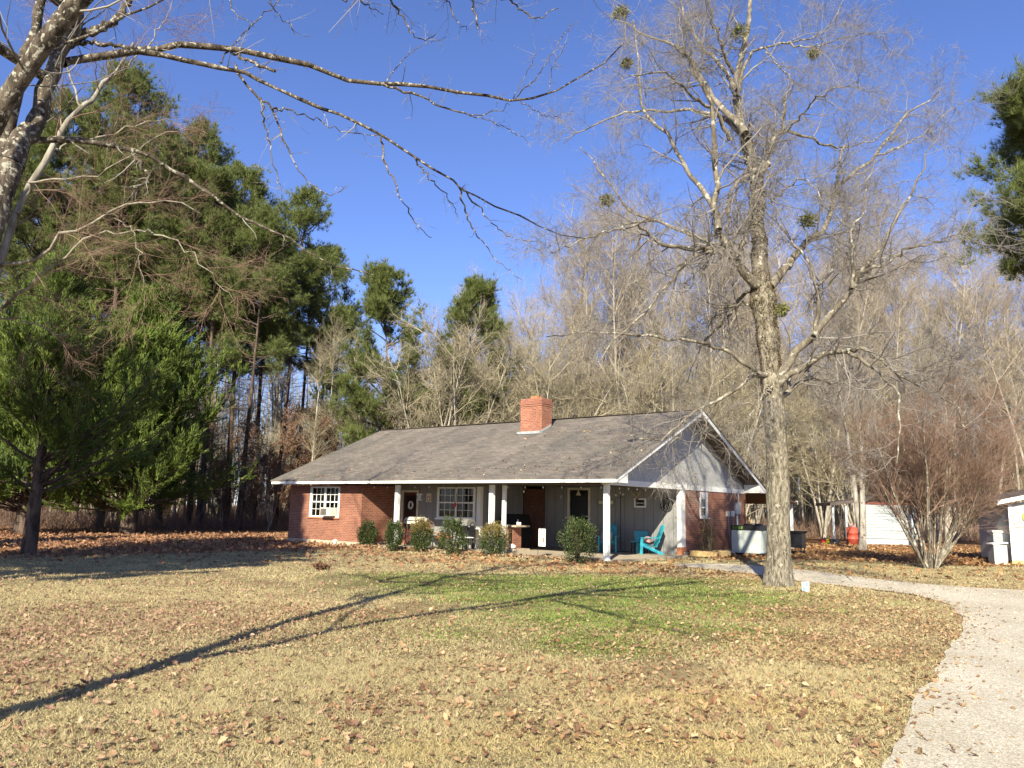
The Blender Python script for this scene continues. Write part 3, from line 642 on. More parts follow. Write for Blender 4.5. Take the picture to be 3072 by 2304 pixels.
def cushion(t, w, h, d, mat):
    mb = MB(); n_ = 12; g1 = np.linspace(-1, 1, n_)
    A, B_ = np.meshgrid(g1, g1); th_ = d*(np.clip(1-A**4, 0, 1)*np.clip(1-B_**4, 0, 1))**.5
    for s_ in (1, -1):
        v = np.c_[(A*w/2).ravel(), (s_*th_).ravel(), (B_*h/2+h/2).ravel()]; ii = np.arange(n_*n_).reshape(n_, n_)
        f = np.stack([ii[:-1, :-1], ii[:-1, 1:], ii[1:, 1:], ii[1:, :-1]], -1).reshape(-1, 4); mb.add(v, f if s_ < 0 else f[:, ::-1], 0, None, True)
    mb.obj('cover', M[mat], t)
cushion(t, .42, .3, .08, 'beige')
t = hthing('blanket', 'pink and white folded throw over the sunlit turquoise chair arm', 'blanket', 1.0, 4.5, .45, R_(-48)); cushion(t, .5, .22, .1, 'pink')
t = hthing('dark_chair', 'dark blue low chair against the shaded porch wall beside the sunlit chair', 'chair', 1.55, 4.9, rz=R_(15))
mb = MB(); mb.box(-.26, .26, -.25, .25, .38, .42); mb.obj('seat', M['turq'], t)
mb = MB(); mb.box(-.26, .26, .24, .28, .42, .78); mb.obj('backrest', M['turq'], t)
for s_ in (-1, 1):
    for q in (-.22, .22): mb = MB(); mb.tube([(s_*.24, q, 0), (s_*.24, q, .4)], .02, 6); mb.obj('leg', M['black'], t)
# floor lamp
t = hthing('floor_lamp', 'thin black pole lamp with small white lamp heads by the dark porch wall', 'lamp', 2.4, 5.0)
mb = MB(); mb.disc((0, 0, 0), .14, h=.03).tube([(0, 0, .03), (0, 0, 2.15)], .014, 8); mb.obj('pole', M['black'], t)
for dx, dz in ((-.17, 2.08), (.0, 2.16), (.12, 2.1)):
    mb = MB(); mb.tube([(0, 0, 1.98), (dx*.8, -.02, dz-.06)], .008, 6); mb.obj('arm', M['black'], t)
    mb = MB(); mb.tube([(dx, -.02, dz-.05), (dx*1.05, -.03, dz), (dx*1.1, -.04, dz+.05)], [.02, .045, .05], 10); mb.obj('lamp_head', M['bulb'], t)
# wall decor on y=5.3
def text(body, size, parent, loc, mat, rot=(R_(90), 0, 0), ext=.004):
    cu = bpy.data.curves.new('lettering', 'FONT'); cu.body = body; cu.size = size; cu.extrude = ext; cu.align_x = 'CENTER'; cu.align_y = 'CENTER'
    o = bpy.data.objects.new('tmp', cu); COL.objects.link(o); dg = bpy.context.evaluated_depsgraph_get(); me = bpy.data.meshes.new_from_object(o.evaluated_get(dg)); bpy.data.objects.remove(o)
    me.materials.clear(); me.materials.append(mat); q = bpy.data.objects.new('lettering', me); COL.objects.link(q); q.parent = parent; q.location = loc; q.rotation_euler = rot; return q
t = hthing('name_sign', 'white framed black sign with a family name below the antlers', 'sign', 1.73, 5.27, 1.86)
mb = MB(); mb.box(-.25, .25, 0, .028, -.17, -.11).box(-.25, .25, 0, .028, .11, .17).box(-.25, -.19, 0, .028, -.11, .11).box(.19, .25, 0, .028, -.11, .11); mb.obj('frame', M['fabricwhite'], t)
mb = MB(); mb.box(-.19, .19, .01, .028, -.11, .11); mb.obj('board', M['blackmatte'], t); text('{James}', .12, t, (0, .008, 0), M['fabricwhite'], ext=.001)
t = hthing('antlers', 'pale branching deer antlers mounted above the framed name sign', 'antlers', 1.84, 5.25, 2.03)
for s_ in (-1, 1):
    mb = MB(); mb.tube([(0, 0, 0), (s_*.07, -.05, .10), (s_*.17, -.09, .19), (s_*.24, -.08, .31)], [.02, .018, .014, .005], 6).tube([(s_*.09, -.06, .12), (s_*.05, -.12, .27)], [.012, .004], 6).tube([(s_*.16, -.09, .18), (s_*.13, -.14, .33)], [.01, .004], 6); mb.obj('antler', M['bonewhite'], t)
mb = MB(); mb.disc((0, -.02, .0), .06, 'y', 10, h=.04); mb.obj('mount', M['brownwood'], t)
t = hthing('wall_medallion', 'round black openwork metal medallion on the porch wall near the white corner', 'wall ornament', .64, 5.26, 1.80)
mb = MB(); a = np.linspace(0, 2*math.pi, 33)
for r_ in (.235, .15, .07): mb.tube([(r_*math.cos(q), 0, r_*math.sin(q)) for q in a], .02 if r_ > .2 else .012, 6, cap=False)
for k_ in range(12):
    q = k_*math.pi/6; mb.tube([(.05*math.cos(q), 0, .05*math.sin(q)), (.235*math.cos(q), 0, .235*math.sin(q))], .012, 5)
mb.obj('ring', M['black'], t)
for k_ in range(10): q = k_*math.pi/5+.2; mb = MB(); mb.disc((.19*math.cos(q), .19*math.sin(q), -.02), .018, 'y', 8, h=.01); mb.obj('rosette', M['steel'], t)
t = hthing('wall_sign', 'long cream sign in green frame half hidden by the right porch post', 'sign', 3.2, 5.27, 1.86)
mb = MB(); mb.box(-.36, .36, 0, .028, -.1, -.07).box(-.36, .36, 0, .028, .07, .1).box(-.36, -.33, 0, .028, -.07, .07).box(.33, .36, 0, .028, -.07, .07); mb.obj('frame', M['green'], t)
mb = MB(); mb.box(-.33, .33, .012, .028, -.07, .07); mb.obj('board', M['cream'], t)
for i, (z_, up_, lab) in enumerate(((2.10, 1, 'white horseshoe open upward on the dark wall beside the right door'), (1.95, -1, 'grey horseshoe hung open side down below the white one'))):
    t = hthing('horseshoe', lab, 'horseshoe', 5.28, 5.27, z_)
    mb = MB(); a = np.linspace(R_(-215), R_(35), 15); mb.tube([(.05*math.cos(q), 0, .065*math.sin(q)*up_) for q in a], .014, 5); mb.obj('shoe', M['fabricwhite' if i == 0 else 'greymetal'], t)
t = hthing('porch_lamp', 'small bell lamp hanging at the top of the right door', 'lamp', 4.35, 5.1, 2.12)
mb = MB(); mb.tube([(0, 0, .0), (0, 0, .05), (0, 0, .12), (0, 0, .22)], [.11, .08, .05, .012], 10); mb.obj('lamp_shade', M['cream'], t)
# left wall decor (y=2)
t = hthing('wall_plaque', 'square tan plaque with heart pattern between the left door and window', 'plaque', 9.44, 1.97, 1.92)
mb = MB(); mb.box(-.14, .14, 0, .025, -.17, .17); mb.obj('panel', M['cream'], t); mb = MB(); a = np.linspace(0, 2*math.pi, 15); mb.tube([(.08*math.cos(q), -.005, .09*math.sin(q)-.04) for q in a], .014, 5, cap=False); mb.obj('wreath', M['orangebrown'], t)
t = hthing('hanging_lantern', 'white lantern hanging from the eave before the left door', 'lantern', 8.55, .55, 1.80)
mb = MB(); mb.disc((0, 0, 0), .12, n=14, h=.02); mb.obj('base', M['trim'], t)
mb = MB(); mb.tube([(0, 0, .2), (0, 0, .23), (0, 0, .29)], [.14, .12, .02], 14); mb.obj('cap', M['trim'], t)
mb = MB(); mb.tube([(0, 0, .02), (0, 0, .2)], .075, 12); mb.obj('glass', M['bulb'], t); mb = MB(); mb.tube([(0, 0, .28), (0, 0, .6)], .004, 4); mb.obj('hook', M['black'], t)
t = hthing('door_wreath', 'pale oval wreath hung on the left porch door', 'wreath', 10.40, 1.96, 1.62)
mb = MB(); a = np.linspace(0, 2*math.pi, 21); mb.tube([(.11*math.cos(q), -.02, .14*math.sin(q)) for q in a], .03, 6, cap=False); P_ = rng.normal(0, 1, (160, 3)); q = rng.uniform(0, 2*math.pi, 160); mb.leaves(np.c_[.11*np.cos(q), np.full(160, -.03), .14*np.sin(q)], P_, .06, .03); mb.obj('ring', M['fabricwhite'], t)
t = hthing('wind_chime', 'wind chime with red diamond hanging before the porch window', 'wind chime', 7.32, 1.2, 1.66)
mb = MB(); [mb.tube([(dx, dy, .1), (dx, dy, .42)], .008, 6) for dx, dy in ((-.06, 0), (.06, 0), (0, .05), (0, -.05))]; mb.obj('tube', M['steel'], t)
mb = MB(); mb.tube([(0, 0, .0), (0, 0, .7)], .003, 4).disc((0, 0, .43), .08, n=12, h=.015); mb.obj('string', M['steel'], t)
mb = MB(); mb.prism([(0, -.11), (.09, 0), (0, .11), (-.09, 0)], 'y', -.006, .006); mb.obj('diamond', M['red'], t)
# string lights
t = hthing('string_lights', 'string of small globe bulbs hung under the front and side porch beam', 'string lights', 0, 0, 2.33)
pts = [(-11+11*s, .13, -.02*abs(math.sin(s*50))) for s in np.linspace(0, 1, 120)]+[(-.2, .2+4.9*s, -.02*abs(math.sin(s*22))) for s in np.linspace(0, 1, 60)]
mb = MB(); mb.tube(pts, .004, 4); mb.obj('cord', M['black'], t)
for i in list(range(4, 118, 8))+list(range(124, 178, 7)):
    p = pts[i]; mb = MB(); mb.tube([(p[0], p[1], p[2]), (p[0], p[1], p[2]-.03), (p[0], p[1], p[2]-.06), (p[0], p[1], p[2]-.085)], [.012, .022, .027, .008], 8); mb.obj('bulb', M['bulb'], t)
# grills
def barrelgrill(name, label, u, v, lidmat, stripes, rz=0.):
    t = hthing(name, label, 'grill', u, v, rz=rz)
    a = np.linspace(0, math.pi, 11); mb = MB(); mb.prism([(.26*math.cos(q), .85+.26*math.sin(q)) for q in a], 'x', -.42, .42); lid = mb.obj('lid', M[lidmat], t)
    if stripes:
        mb = MB(); [mb.box(.421, .43, -.24+.028*i*.5, .24-.028*i*.5, .87+i*.045, .89+i*.045) for i in range(5)]; mb.obj('stripe', M['fabricwhite'], lid)
    mb = MB(); mb.prism([(.26*math.cos(q), .845-.24*math.sin(q)) for q in a][::-1], 'x', -.42, .42); mb.obj('firebox', M['black'], t)
    mb = MB(); mb.box(.44, .85, -.18, .18, .80, .83); mb.obj('side_shelf', M['greymetal'], t)
    for x in (-.36, .36):
        for y in (-.2, .2): mb = MB(); mb.tube([(x, y, 0), (x*.9, y*.8, .75)], .018, 6); mb.obj('leg', M['black'], t)
    mb = MB(); mb.tube([(-.3, -.28, .98), (.3, -.28, .98)], .014, 6); mb.obj('handle', M['steel'], t)
    for y in (-.2, .2): mb = MB(); mb.disc((.36, .09, y-.015), .09, 'y', 14, h=.03); mb.obj('wheel', M['black'], t)
    return t
barrelgrill('barrel_grill', 'tan covered grill with striped end before the left window', 9.25, 1.1, 'cream', True)
barrelgrill('gas_grill', 'dull metal lidded grill with black end beside the folding chair', 6.95, 1.25, 'steel', False)
t = hthing('covered_grill', 'large grill under a black cloth cover behind the concrete pedestal table', 'grill', 5.75, 2.9)
mb = MB(); v = [(-.72,-.35,.5),(.62,-.35,.5),(.62,.35,.5),(-.72,.35,.5),(-.5,-.22,1.3),(.45,-.22,1.3),(.45,.25,1.3),(-.5,.25,1.3)]; mb.add(v, [(0,3,2,1),(0,1,5,4),(1,2,6,5),(2,3,7,6),(3,0,4,7),(4,5,6,7)]); mb.box(-.5,.5,-.28,.3,.0,.5); mb.obj('cover', M['blackmatte'], t)
# patio chair with ornate back
def metalchair(name, label, u, v, rz, ornate):
    t = hthing(name, label, 'chair', u, v, rz=rz)
    mb = MB(); mb.box(-.23, .23, -.22, .22, .43, .455); mb.obj('seat', M['fabricwhite' if not ornate else 'steel'], t)
    mb = MB(); a = np.linspace(0, math.pi, 13)
    mb.tube([(-.23, .2, .45)]+[(-.23*math.cos(q), .26, .78+.2*math.sin(q)) for q in a]+[(.23, .2, .45)], .014, 6)
    if ornate:
        mb.disc((0, .75, .25), .13, 'y', 16, h=.012)
        for k_ in range(6): q = k_*math.pi/3; mb.tube([(0, .25, .75), (.2*math.cos(q), .25, .75+.2*math.sin(q))], .009, 5)
    else: mb.box(-.22, .22, .245, .26, .52, .86)
    mb.obj('backrest', M['black' if not ornate else 'brownwood'], t)
    for s_ in (-1, 1):
        mb = MB(); mb.tube([(s_*.25, -.2, 0), (s_*.25, -.2, .62), (s_*.25, -.1, .67), (s_*.25, .22, .66)], .013, 6); mb.obj('armrest', M['black'], t)
        for y_ in (-.2, .2): mb = MB(); mb.tube([(s_*.22, y_, .43), (s_*.24, y_*1.15, 0)], .013, 6); mb.obj('leg', M['black'], t)
    return t
metalchair('ornate_chair', 'dark iron patio chair with round scrolled back between two shrubs', 8.4, .75, R_(10), True)
metalchair('ornate_chair', 'dark iron chair before the left door step', 9.75, 1.0, R_(200), True)
metalchair('folding_chair', 'black framed chair with pale seat beside the metal grill', 6.35, .75, R_(-25), False)
# pedestal table
t = hthing('pedestal_table', 'concrete pedestal table on a square base with banded brick column', 'table', 4.9, 1.6)
mb = MB(); mb.box(-.5, .5, -.4, .4, .86, .92); mb.obj('table_top', M['concrete'], t)
mb = MB(); mb.box(-.24, .24, -.24, .24, .1, .86); mb.obj('column', M['brick'], t, uv=True)
mb = MB(); mb.box(-.5, .5, -.42, .42, 0, .1); mb.obj('base', M['concrete'], t)
t = hthing('milk_bottle', 'small white figurine standing on the concrete table top', 'ornament', 4.6, 1.55, .976)
mb = MB(); mb.tube([(0,0,0),(0,0,.1),(0,0,.15),(0,0,.2)], [.05,.05,.02,.02], 8).tube([(.1,0,0),(.1,0,.08),(.1,0,.12)], [.035,.045,.01], 8); mb.obj('body', M['fabricwhite'], t)
t = hthing('stone_chunk', 'pale rounded block lying on the concrete table base', 'stone', 4.65, 1.30, .156); mb = MB(); mb.tube([(-.12,0,.09),(0,0,.09),(.12,0,.09)], [.06,.09,.06], 7); mb.obj('stone', M['trim'], t)
# garden flag
t = hthing('garden_flag', 'white printed garden flag hanging on a thin stand before the porch', 'flag', 2.5, .1, .0)
mb = MB(); mb.tube([(-.15, 0, 0), (-.15, 0, .95), (.15, 0, .95)], .007, 5); mb.obj('stand', M['black'], t)
mb = MB(); k_ = 9; xx = np.linspace(-.13, .15, k_)
for i in range(k_-1):
    y0, y1 = .015*math.sin(i*1.2), .015*math.sin((i+1)*1.2); mb.add([(xx[i], y0, .38), (xx[i+1], y1, .36), (xx[i+1], y1, .93), (xx[i], y0, .93)], [(0,1,2,3)])
fl = mb.obj('cloth', M['fabricwhite'], t)
mb = MB(); mb.box(-.09, -.02, -.02, -.016, .5, .68).box(.0, .05, -.02, -.016, .72, .8).box(-.08, .08, -.02, -.016, .84, .85).box(-.06, .06, -.02, -.016, .81, .82); mb.obj('print', M['greymetal'], fl)
mb = MB(); mb.box(.05, .10, -.022, -.018, .5, .66); mb.obj('print', M['orangebrown'], fl)
t = hthing('shepherd_hook', 'thin curved metal hook stake standing before the concrete table', 'garden stake', 3.9, .1, 0)
mb = MB(); mb.tube([(0,0,0),(0,0,.55),(.02,0,.6),(.06,0,.6)], .007, 5); mb.obj('stake', M['black'], t)
t = hthing('floor_hatch', 'dark flat metal plate on the sunlit porch slab edge', 'plate', 2.6, .45, .056); mb = MB(); mb.box(-.18, .18, -.12, .12, .001, .012); mb.obj('plate', M['rust'], t)
t = hthing('flower_pot', 'pot of orange red flowers at the foot of the grill', 'flower pot', 7.15, .35)
mb = MB(); mb.tube([(0,0,0),(0,0,.22),(0,0,.25)], [.10,.15,.16], 12); mb.obj('pot', M['black'], t)
mb = MB(); C_ = rng.normal(0, .11, (260, 3))*(1, 1, .7)+(0, 0, .36); mb.leaves(C_, rng.normal(0, 1, (260, 3)), .07, .04); mb.obj('foliage', M['hollytop'], t)
mb = MB(); C_ = rng.normal(0, .09, (70, 3))*(1.4, 1, .5)+(0, 0, .50); mb.leaves(C_, rng.normal(0, 1, (70, 3)), .08, .06); mb.obj('blossom', M['flower'], t)
# solar light at the wall foot
t = hthing('solar_light', 'small white solar path light at the foot of the brick wall', 'garden light', 12.1, -.45, 0)
mb = MB(); mb.tube([(0,0,0),(0,0,.14)], .012, 6).tube([(0,0,.06),(0,0,.15)], .07, 10); mb.obj('body', M['fabricwhite'], t); mb = MB(); mb.tube([(0,0,.15),(0,0,.18),(0,0,.24)], [.12,.10,.015], 12); mb.obj('cap', M['trim'], t)
# planter + rose + stones, HVAC
t = hthing('planter_box', 'low raw wood planter box against the brick gable wall', 'planter', -.62, 6.15, 0, 0.)
mb = MB(); mb.box(-.5, .5, -.55, -.51, 0, .2).box(-.5, .5, .51, .55, 0, .2).box(-.54, -.5, -.55, .55, 0, .2).box(.5, .54, -.55, .55, 0, .2); mb.obj('board', M['wood'], t); mb = MB(); mb.box(-.5, .5, -.51, .51, 0, .16); mb.obj('soil', M['rust'], t)
t = hthing('rose_bush', 'scraggly rose bush climbing by the narrow gable window', 'shrub', -.42, 6.5, .1)
mb = MB(); sp_ = [np.cumsum(np.r_[[[rng.normal(0, .1), rng.normal(0, .2), 0]], rng.normal(0, .06, (6, 3))+(0, 0, .2)], 0) for _ in range(12)]
for s_ in sp_: mb.tube(s_, np.linspace(.012, .004, 7), 4)
mb.obj('stem', M['twig_tan'], t); allp = np.concatenate(sp_); mb = MB(); i_ = rng.integers(0, len(allp), 900); mb.leaves(allp[i_]+rng.normal(0, .1, (900, 3)), rng.normal(0, 1, (900, 3)), rng.uniform(.04, .09, 900), .035); mb.obj('foliage', M['hollytop'], t)
for i in range(6):
    t = hthing('edging_stone', 'rough pale stone edging the bed under the brick gable', 'stone', -.6-.05*i*(i % 2), 6.9+i*.32, 0, rng.uniform(0, 3), 'stones edging the gable bed')
    mb = MB(); r_ = rng.uniform(.09, .15); mb.tube([(-r_,0,.05),(-r_*.5,0,.06),(r_*.5,0.02,.06),(r_,0,.05)], [r_*.4, r_*.75, r_*.8, r_*.35], 7); mb.obj('rock', M['stone'], t)
t = hthing('heat_pump', 'large pale ribbed heat pump cabinet with dark top beside the brick gable', 'heat pump', -1.15, 8.75, 0)
mb = MB(); mb.box(-.55, .55, -.55, .55, .08, .92)
for i in range(22):
    q = -.53+i*.0495; mb.box(q, q+.022, -.562, -.5505, .1, .9).box(.5505, .562, q, q+.022, .1, .9)
mb.obj('cabinet', M['bin'], t)
mb = MB(); mb.box(-.57, .57, -.57, .57, .921, 1.10).box(-.62, .62, -.62, .62, 0, .079); mb.obj('top_housing', M['black'], t)
mb = MB(); [mb.box(-.5+i*.11, -.42+i*.11, -.58, -.571, .96, 1.07) for i in range(4)]; mb.obj('louver', M['green'], t)
mb = MB(); mb.tube([(.1,0,1.1),(.1,0,1.17)], .35, 20); mb.obj('fan_guard', M['black'], t)
t = hthing('patio_cart', 'black wheeled cart standing behind the heat pump', 'cart', -1.9, 10.9, 0)
mb = MB(); mb.box(-.6, .6, -.3, .3, .82, .9); mb.obj('tray', M['blackmatte'], t); mb = MB(); mb.box(-.55, .55, -.25, .25, .25, .819); mb.obj('body', M['black'], t)
for s_ in (-1, 1):
    for y_ in (-.2, .2): mb = MB(); mb.tube([(s_*.5, y_, 0), (s_*.5, y_, .25)], .03, 6); mb.obj('leg', M['black'], t)
t = hthing('broom', 'raw wooden handle leaning on the brick wall end', 'broom', -.35, 10.9, 0); mb = MB(); mb.tube([(.25, 0, 0), (-.12, .1, 1.4)], .025, 6); mb.obj('handle', M['wood'], t)

# ------------------------------------------------------------------ porch shrubs
def shrub(label, px, py, w, h, top='holly', seed=0, cone=.0, sprigs=6):
    r2 = np.random.default_rng(seed); p = gp(px, py); t = thing('holly_shrub', label, 'shrub', (p[0], p[1], 0), 0, 'clipped evergreen shrubs along the porch')
    n = 4200; d = r2.normal(size=(n, 3)); d /= np.linalg.norm(d, axis=1, keepdims=True); rr = r2.uniform(.25, 1, n)**.4
    lump = 1+.09*r2.normal(size=n)+.16*np.sin(d[:, 0]*3.1+seed*1.7)*np.sin(d[:, 1]*3.3+seed)+.16*np.sin(d[:, 0]*5+seed)*np.cos(d[:, 2]*6+seed*2)+.08*np.sin(d[:, 1]*9)
    C = d*rr[:, None]*lump[:, None]; zz = C[:, 2]; C = C*np.array([w/2, w/2, h*.5]); C[:, :2] *= (1-cone*np.clip(zz, -1, 1))[:, None]; C[:, 2] += h*.5
    C[:, 2] = np.clip(C[:, 2], .03, 9)
    mb = MB(); D = d*.7+r2.normal(0, .6, (n, 3))+(0, 0, .5)
    hi = C[:, 2] > h*.62+r2.normal(0, .1*h, n)
    isT = hi if top != 'holly' else np.zeros(n, bool)
    mb.leaves(C[~isT], D[~isT], r2.uniform(.035, .07, (~isT).sum()), .03, 0)
    if isT.any(): mb.leaves(C[isT], D[isT], r2.uniform(.035, .07, isT.sum()), .03, 1)
    st = []
    for k_ in range(sprigs):
        a = r2.uniform(0, 6.28); b0 = np.array([w*.22*math.cos(a), w*.22*math.sin(a), h*.75]); L = r2.uniform(.18, .42)*h*.7; dr = np.array([math.cos(a)*.25, math.sin(a)*.25, 1.])
        C2 = b0+dr*r2.uniform(0, L, (60, 1))+r2.normal(0, .025, (60, 3)); mb.leaves(C2, r2.normal(0, 1, (60, 3))+(0, 0, 1.), .055, .025, 1 if top != 'holly' else 0); st.append([b0*(.1, .1, 0), b0, b0+dr*L])
    mb.obj('foliage', [M['holly'], M['hollytop']], t)
    mb = MB(); mb.tubes(np.array(st), np.tile([.02, .01, .004], (len(st), 1)), 4); mb.obj('stem', M['bark_pine'], t)
    return t
shrub('rounded green shrub at the brick corner, farthest left along the porch', 1101, 1640, .78, .95, seed=1, sprigs=3)
shrub('narrow green shrub before the left white porch post', 1181, 1652, .62, 1.05, seed=2, sprigs=4)
shrub('shrub with dry bronze top before the tan covered grill', 1262, 1654, .76, 1.12, top='b', seed=3, sprigs=8)
shrub('tall pointed shrub with loose sprigs before the metal grill', 1356, 1662, .92, 1.2, seed=4, cone=.22, sprigs=12)
shrub('bronze topped square shrub before the middle white post', 1480, 1668, .96, 1.08, top='b', seed=5, sprigs=5)
shrub('largest green shrub before the dark right door', 1736, 1690, 1.08, 1.32, seed=6, sprigs=9)

# ------------------------------------------------------------------ yard objects
p = gp(2417, 1776); t = thing('yard_flag', 'small blue and white printed garden flag beside the big tree foot', 'flag', (p[0], p[1], 0), R_(-12))
mb = MB(); mb.tube([(-.075,0,0),(-.075,0,.23),(.075,0,.23),(.075,0,0)], .005, 5); mb.obj('stand', M['steel'], t)
mb = MB(); mb.box(-.07, .07, -.006, -.002, .01, .2); fl = mb.obj('cloth', M['fabricwhite'], t)
mb = MB(); mb.box(-.0, .05, -.009, -.0065, .12, .19).box(-.06, -.005, -.009, -.0065, .02, .1); mb.obj('print', M['blue'], fl)
p = gp(965, 1710); t = thing('leaf_clump', 'dark clump of dry weeds standing on the pale lawn', 'weeds', (p[0], p[1], 0)); mb = MB(); mb.leaves(rng.normal(0, .06, (160, 3))*(1.5,1.5,.6)+(0,0,.06), rng.normal(0,1,(160,3))+(0,0,1), .1, .05); mb.obj('leaves', M['brownleaf'], t)
# right shed at frame edge
sR = gp(3038, 1692); rzs = R_(-10)
t = thing('plywood_shed', 'weathered grey plywood shed cut by the right picture edge', 'shed', (sR[0], sR[1], 0), rzs)
mb = MB(); mb.box(0, 3.2, 0, .05, .12, 2.02).box(0, .05, .05, 2.6, .12, 2.02).box(3.15, 3.2, .05, 2.6, .12, 2.3).box(.05, 3.15, 2.55, 2.6, .12, 2.0); mb.prism([(0, 2.021), (3.2, 2.021), (3.2, 2.75)], 'y', .0, .05); mb.obj('wall', M['oldwood'], t, uv=True)
mb = MB(); mb.prism([(-.45, 2.08), (3.5, 2.98), (3.5, 3.06), (-.45, 2.16)], 'y', -.35, 2.9); mb.obj('roof', M['rust'], t)
mb = MB(); mb.prism([(-.47, 2.03), (3.5, 2.93), (3.5, 3.07), (-.47, 2.17)], 'y', -.375, -.352); mb.obj('fascia', M['trim'], t)
mb = MB(); mb.box(-.012, .10, -.02, -.001, .12, 2.03); mb.obj('corner_board', M['trim'], t)
mb = MB(); mb.box(.0, 3.2, .02, .2, 0, .12).box(0, 3.2, 2.3, 2.5, 0, .12); mb.obj('skid', M['wood'], t)
t2 = thing('round_ornament', 'lime yellow and white round disc hung on the plywood shed wall', 'ornament', tuple(np.array([sR[0], sR[1], 0])+np.array([math.cos(rzs)*.62, math.sin(rzs)*.62, 1.62])), rzs)
mb = MB(); mb.disc((0, 0, -.06), .20, 'y', 20, h=.04); mb.obj('rim', M['lime'], t2); mb = MB(); mb.disc((0, 0, -.075), .09, 'y', 16, h=.014); mb.obj('centre', M['fabricwhite'], t2)
b_ = gp(2985, 1694); t = thing('wooden_box', 'pale square wooden box beside the plywood shed', 'box', (b_[0], b_[1], 0), rzs)
mb = MB(); mb.box(-.0, .42, 0, .5, .1, .66); mb.obj('panel', M['oldwood'], t); mb = MB(); mb.prism([(-.03, .661), (.45, .72), (.45, .76), (-.03, .70)], 'y', -.03, .53); mb.obj('lid', M['trim'], t); mb = MB(); mb.box(.02, .40, .02, .48, 0, .099); mb.obj('base', M['cream'], t)
b_ = gp(3024, 1690); t = thing('outdoor_cooker', 'black upright cooker between the wooden box and shed', 'cooker', (b_[0]-.12, b_[1]+.35, 0), rzs)
mb = MB(); mb.box(-.16, .2, -.1, .35, .0, .72); mb.obj('body', M['black'], t); mb = MB(); mb.box(-.12, .18, -.05, .3, .73, 1.05); mb.obj('firebox', M['greymetal'], t); mb = MB(); mb.box(-.16, .2, -.1, .33, 1.06, 1.12); mb.obj('lid', M['trim'], t)
# far shed
a_ = gp(2598, 1632); YS = a_[1]
def fs(px, z, py=None): return (px-2598)/F*YS
t = thing('metal_shed', 'low white lap-sided shed with red trim and open lean-to', 'shed', (a_[0], YS, 0), R_(-6))
wS = (2740-2598)/F*YS*1.03
mb = MB(); mb.box(0, wS, 0, .06, .3, 2.15).box(wS-.06, wS, .06, 2.2, .3, 2.15)
for i in range(12): mb.box(.0, wS, -.03, -.001, .32+i*.15, .43+i*.15)
mb.obj('wall', M['shedmetal'], t)
mb = MB(); mb.box(-.10, -.001, -.03, .05, .3, 2.2).box(wS, wS+.12, -.03, 2.2, .3, 2.2).box(-.1, wS+.1, -.03, -.015, 2.16, 2.3); mb.obj('trim', M['redtrim'], t)
mb = MB(); mb.prism([(-1.9, 2.05), (0, 2.32), (.6, 2.62), (wS-.5, 2.6), (wS+.3, 2.35), (wS+.3, 2.46), (wS-.5, 2.74), (.6, 2.76), (0, 2.49), (-1.9, 2.21)], 'y', -.3, 2.6); mb.obj('roof', M['rust'], t)
for x in (-1.7, -1.0):
    mb = MB(); mb.box(x-.06, x+.06, -.1, .02, 0, 2.1); mb.obj('post', M['oldwood'], t)
mb = MB(); mb.box(0, wS, 0, .3, 0, .29); mb.obj('skid', M['oldwood'], t)
b_ = gp(2540, 1632); t = thing('steel_barrel', 'red steel barrel standing under the shed lean-to', 'barrel', (b_[0]-.1, b_[1]-1., 0)); 
mb = MB(); mb.tube([(0,0,0),(0,0,.3),(0,0,.31),(0,0,.33),(0,0,.6),(0,0,.61),(0,0,.63),(0,0,.9)], [.29,.29,.31,.29,.29,.31,.29,.29], 18).tube([(0,0,.9),(0,0,.92)], [.3,.3], 18); mb.obj('drum', M['redbarrel'], t)
mb = MB(); mb.tube([(0,0,.92),(0,0,1.12)], .07, 8); mb.obj('cap', M['pink'], t)
b_ = gp(2470, 1634)
for dx, mt, lb in ((0., 'red', 'red plastic toy block lying on the leaves by the shed'), (.22, 'yellow', 'yellow plastic toy block standing next to the red one')):
    t = thing('plastic_toy', lb, 'toy', (b_[0]+dx, b_[1], 0)); mb = MB(); mb.box(-.1, .1, -.1, .1, 0, .22).tube([(0,0,.22),(0,0,.3)], .07, 8); mb.obj('block', M[mt], t); mb = MB(); mb.box(-.08, .08, -.11, -.101, .05, .12); mb.obj('sticker', M['green'], t)
b_ = gp(2500, 1632); t = thing('toy_wagon', 'small dark wagon beside the red barrel', 'wagon', (b_[0]+.1, b_[1], 0)); mb = MB(); mb.box(-.25, .2, -.15, .15, .1, .26); mb.obj('tub', M['black'], t)
for x in (-.2, .15): mb = MB(); mb.disc((x, .08, -.17), .08, 'y', 10, h=.04); mb.obj('wheel', M['black'], t)

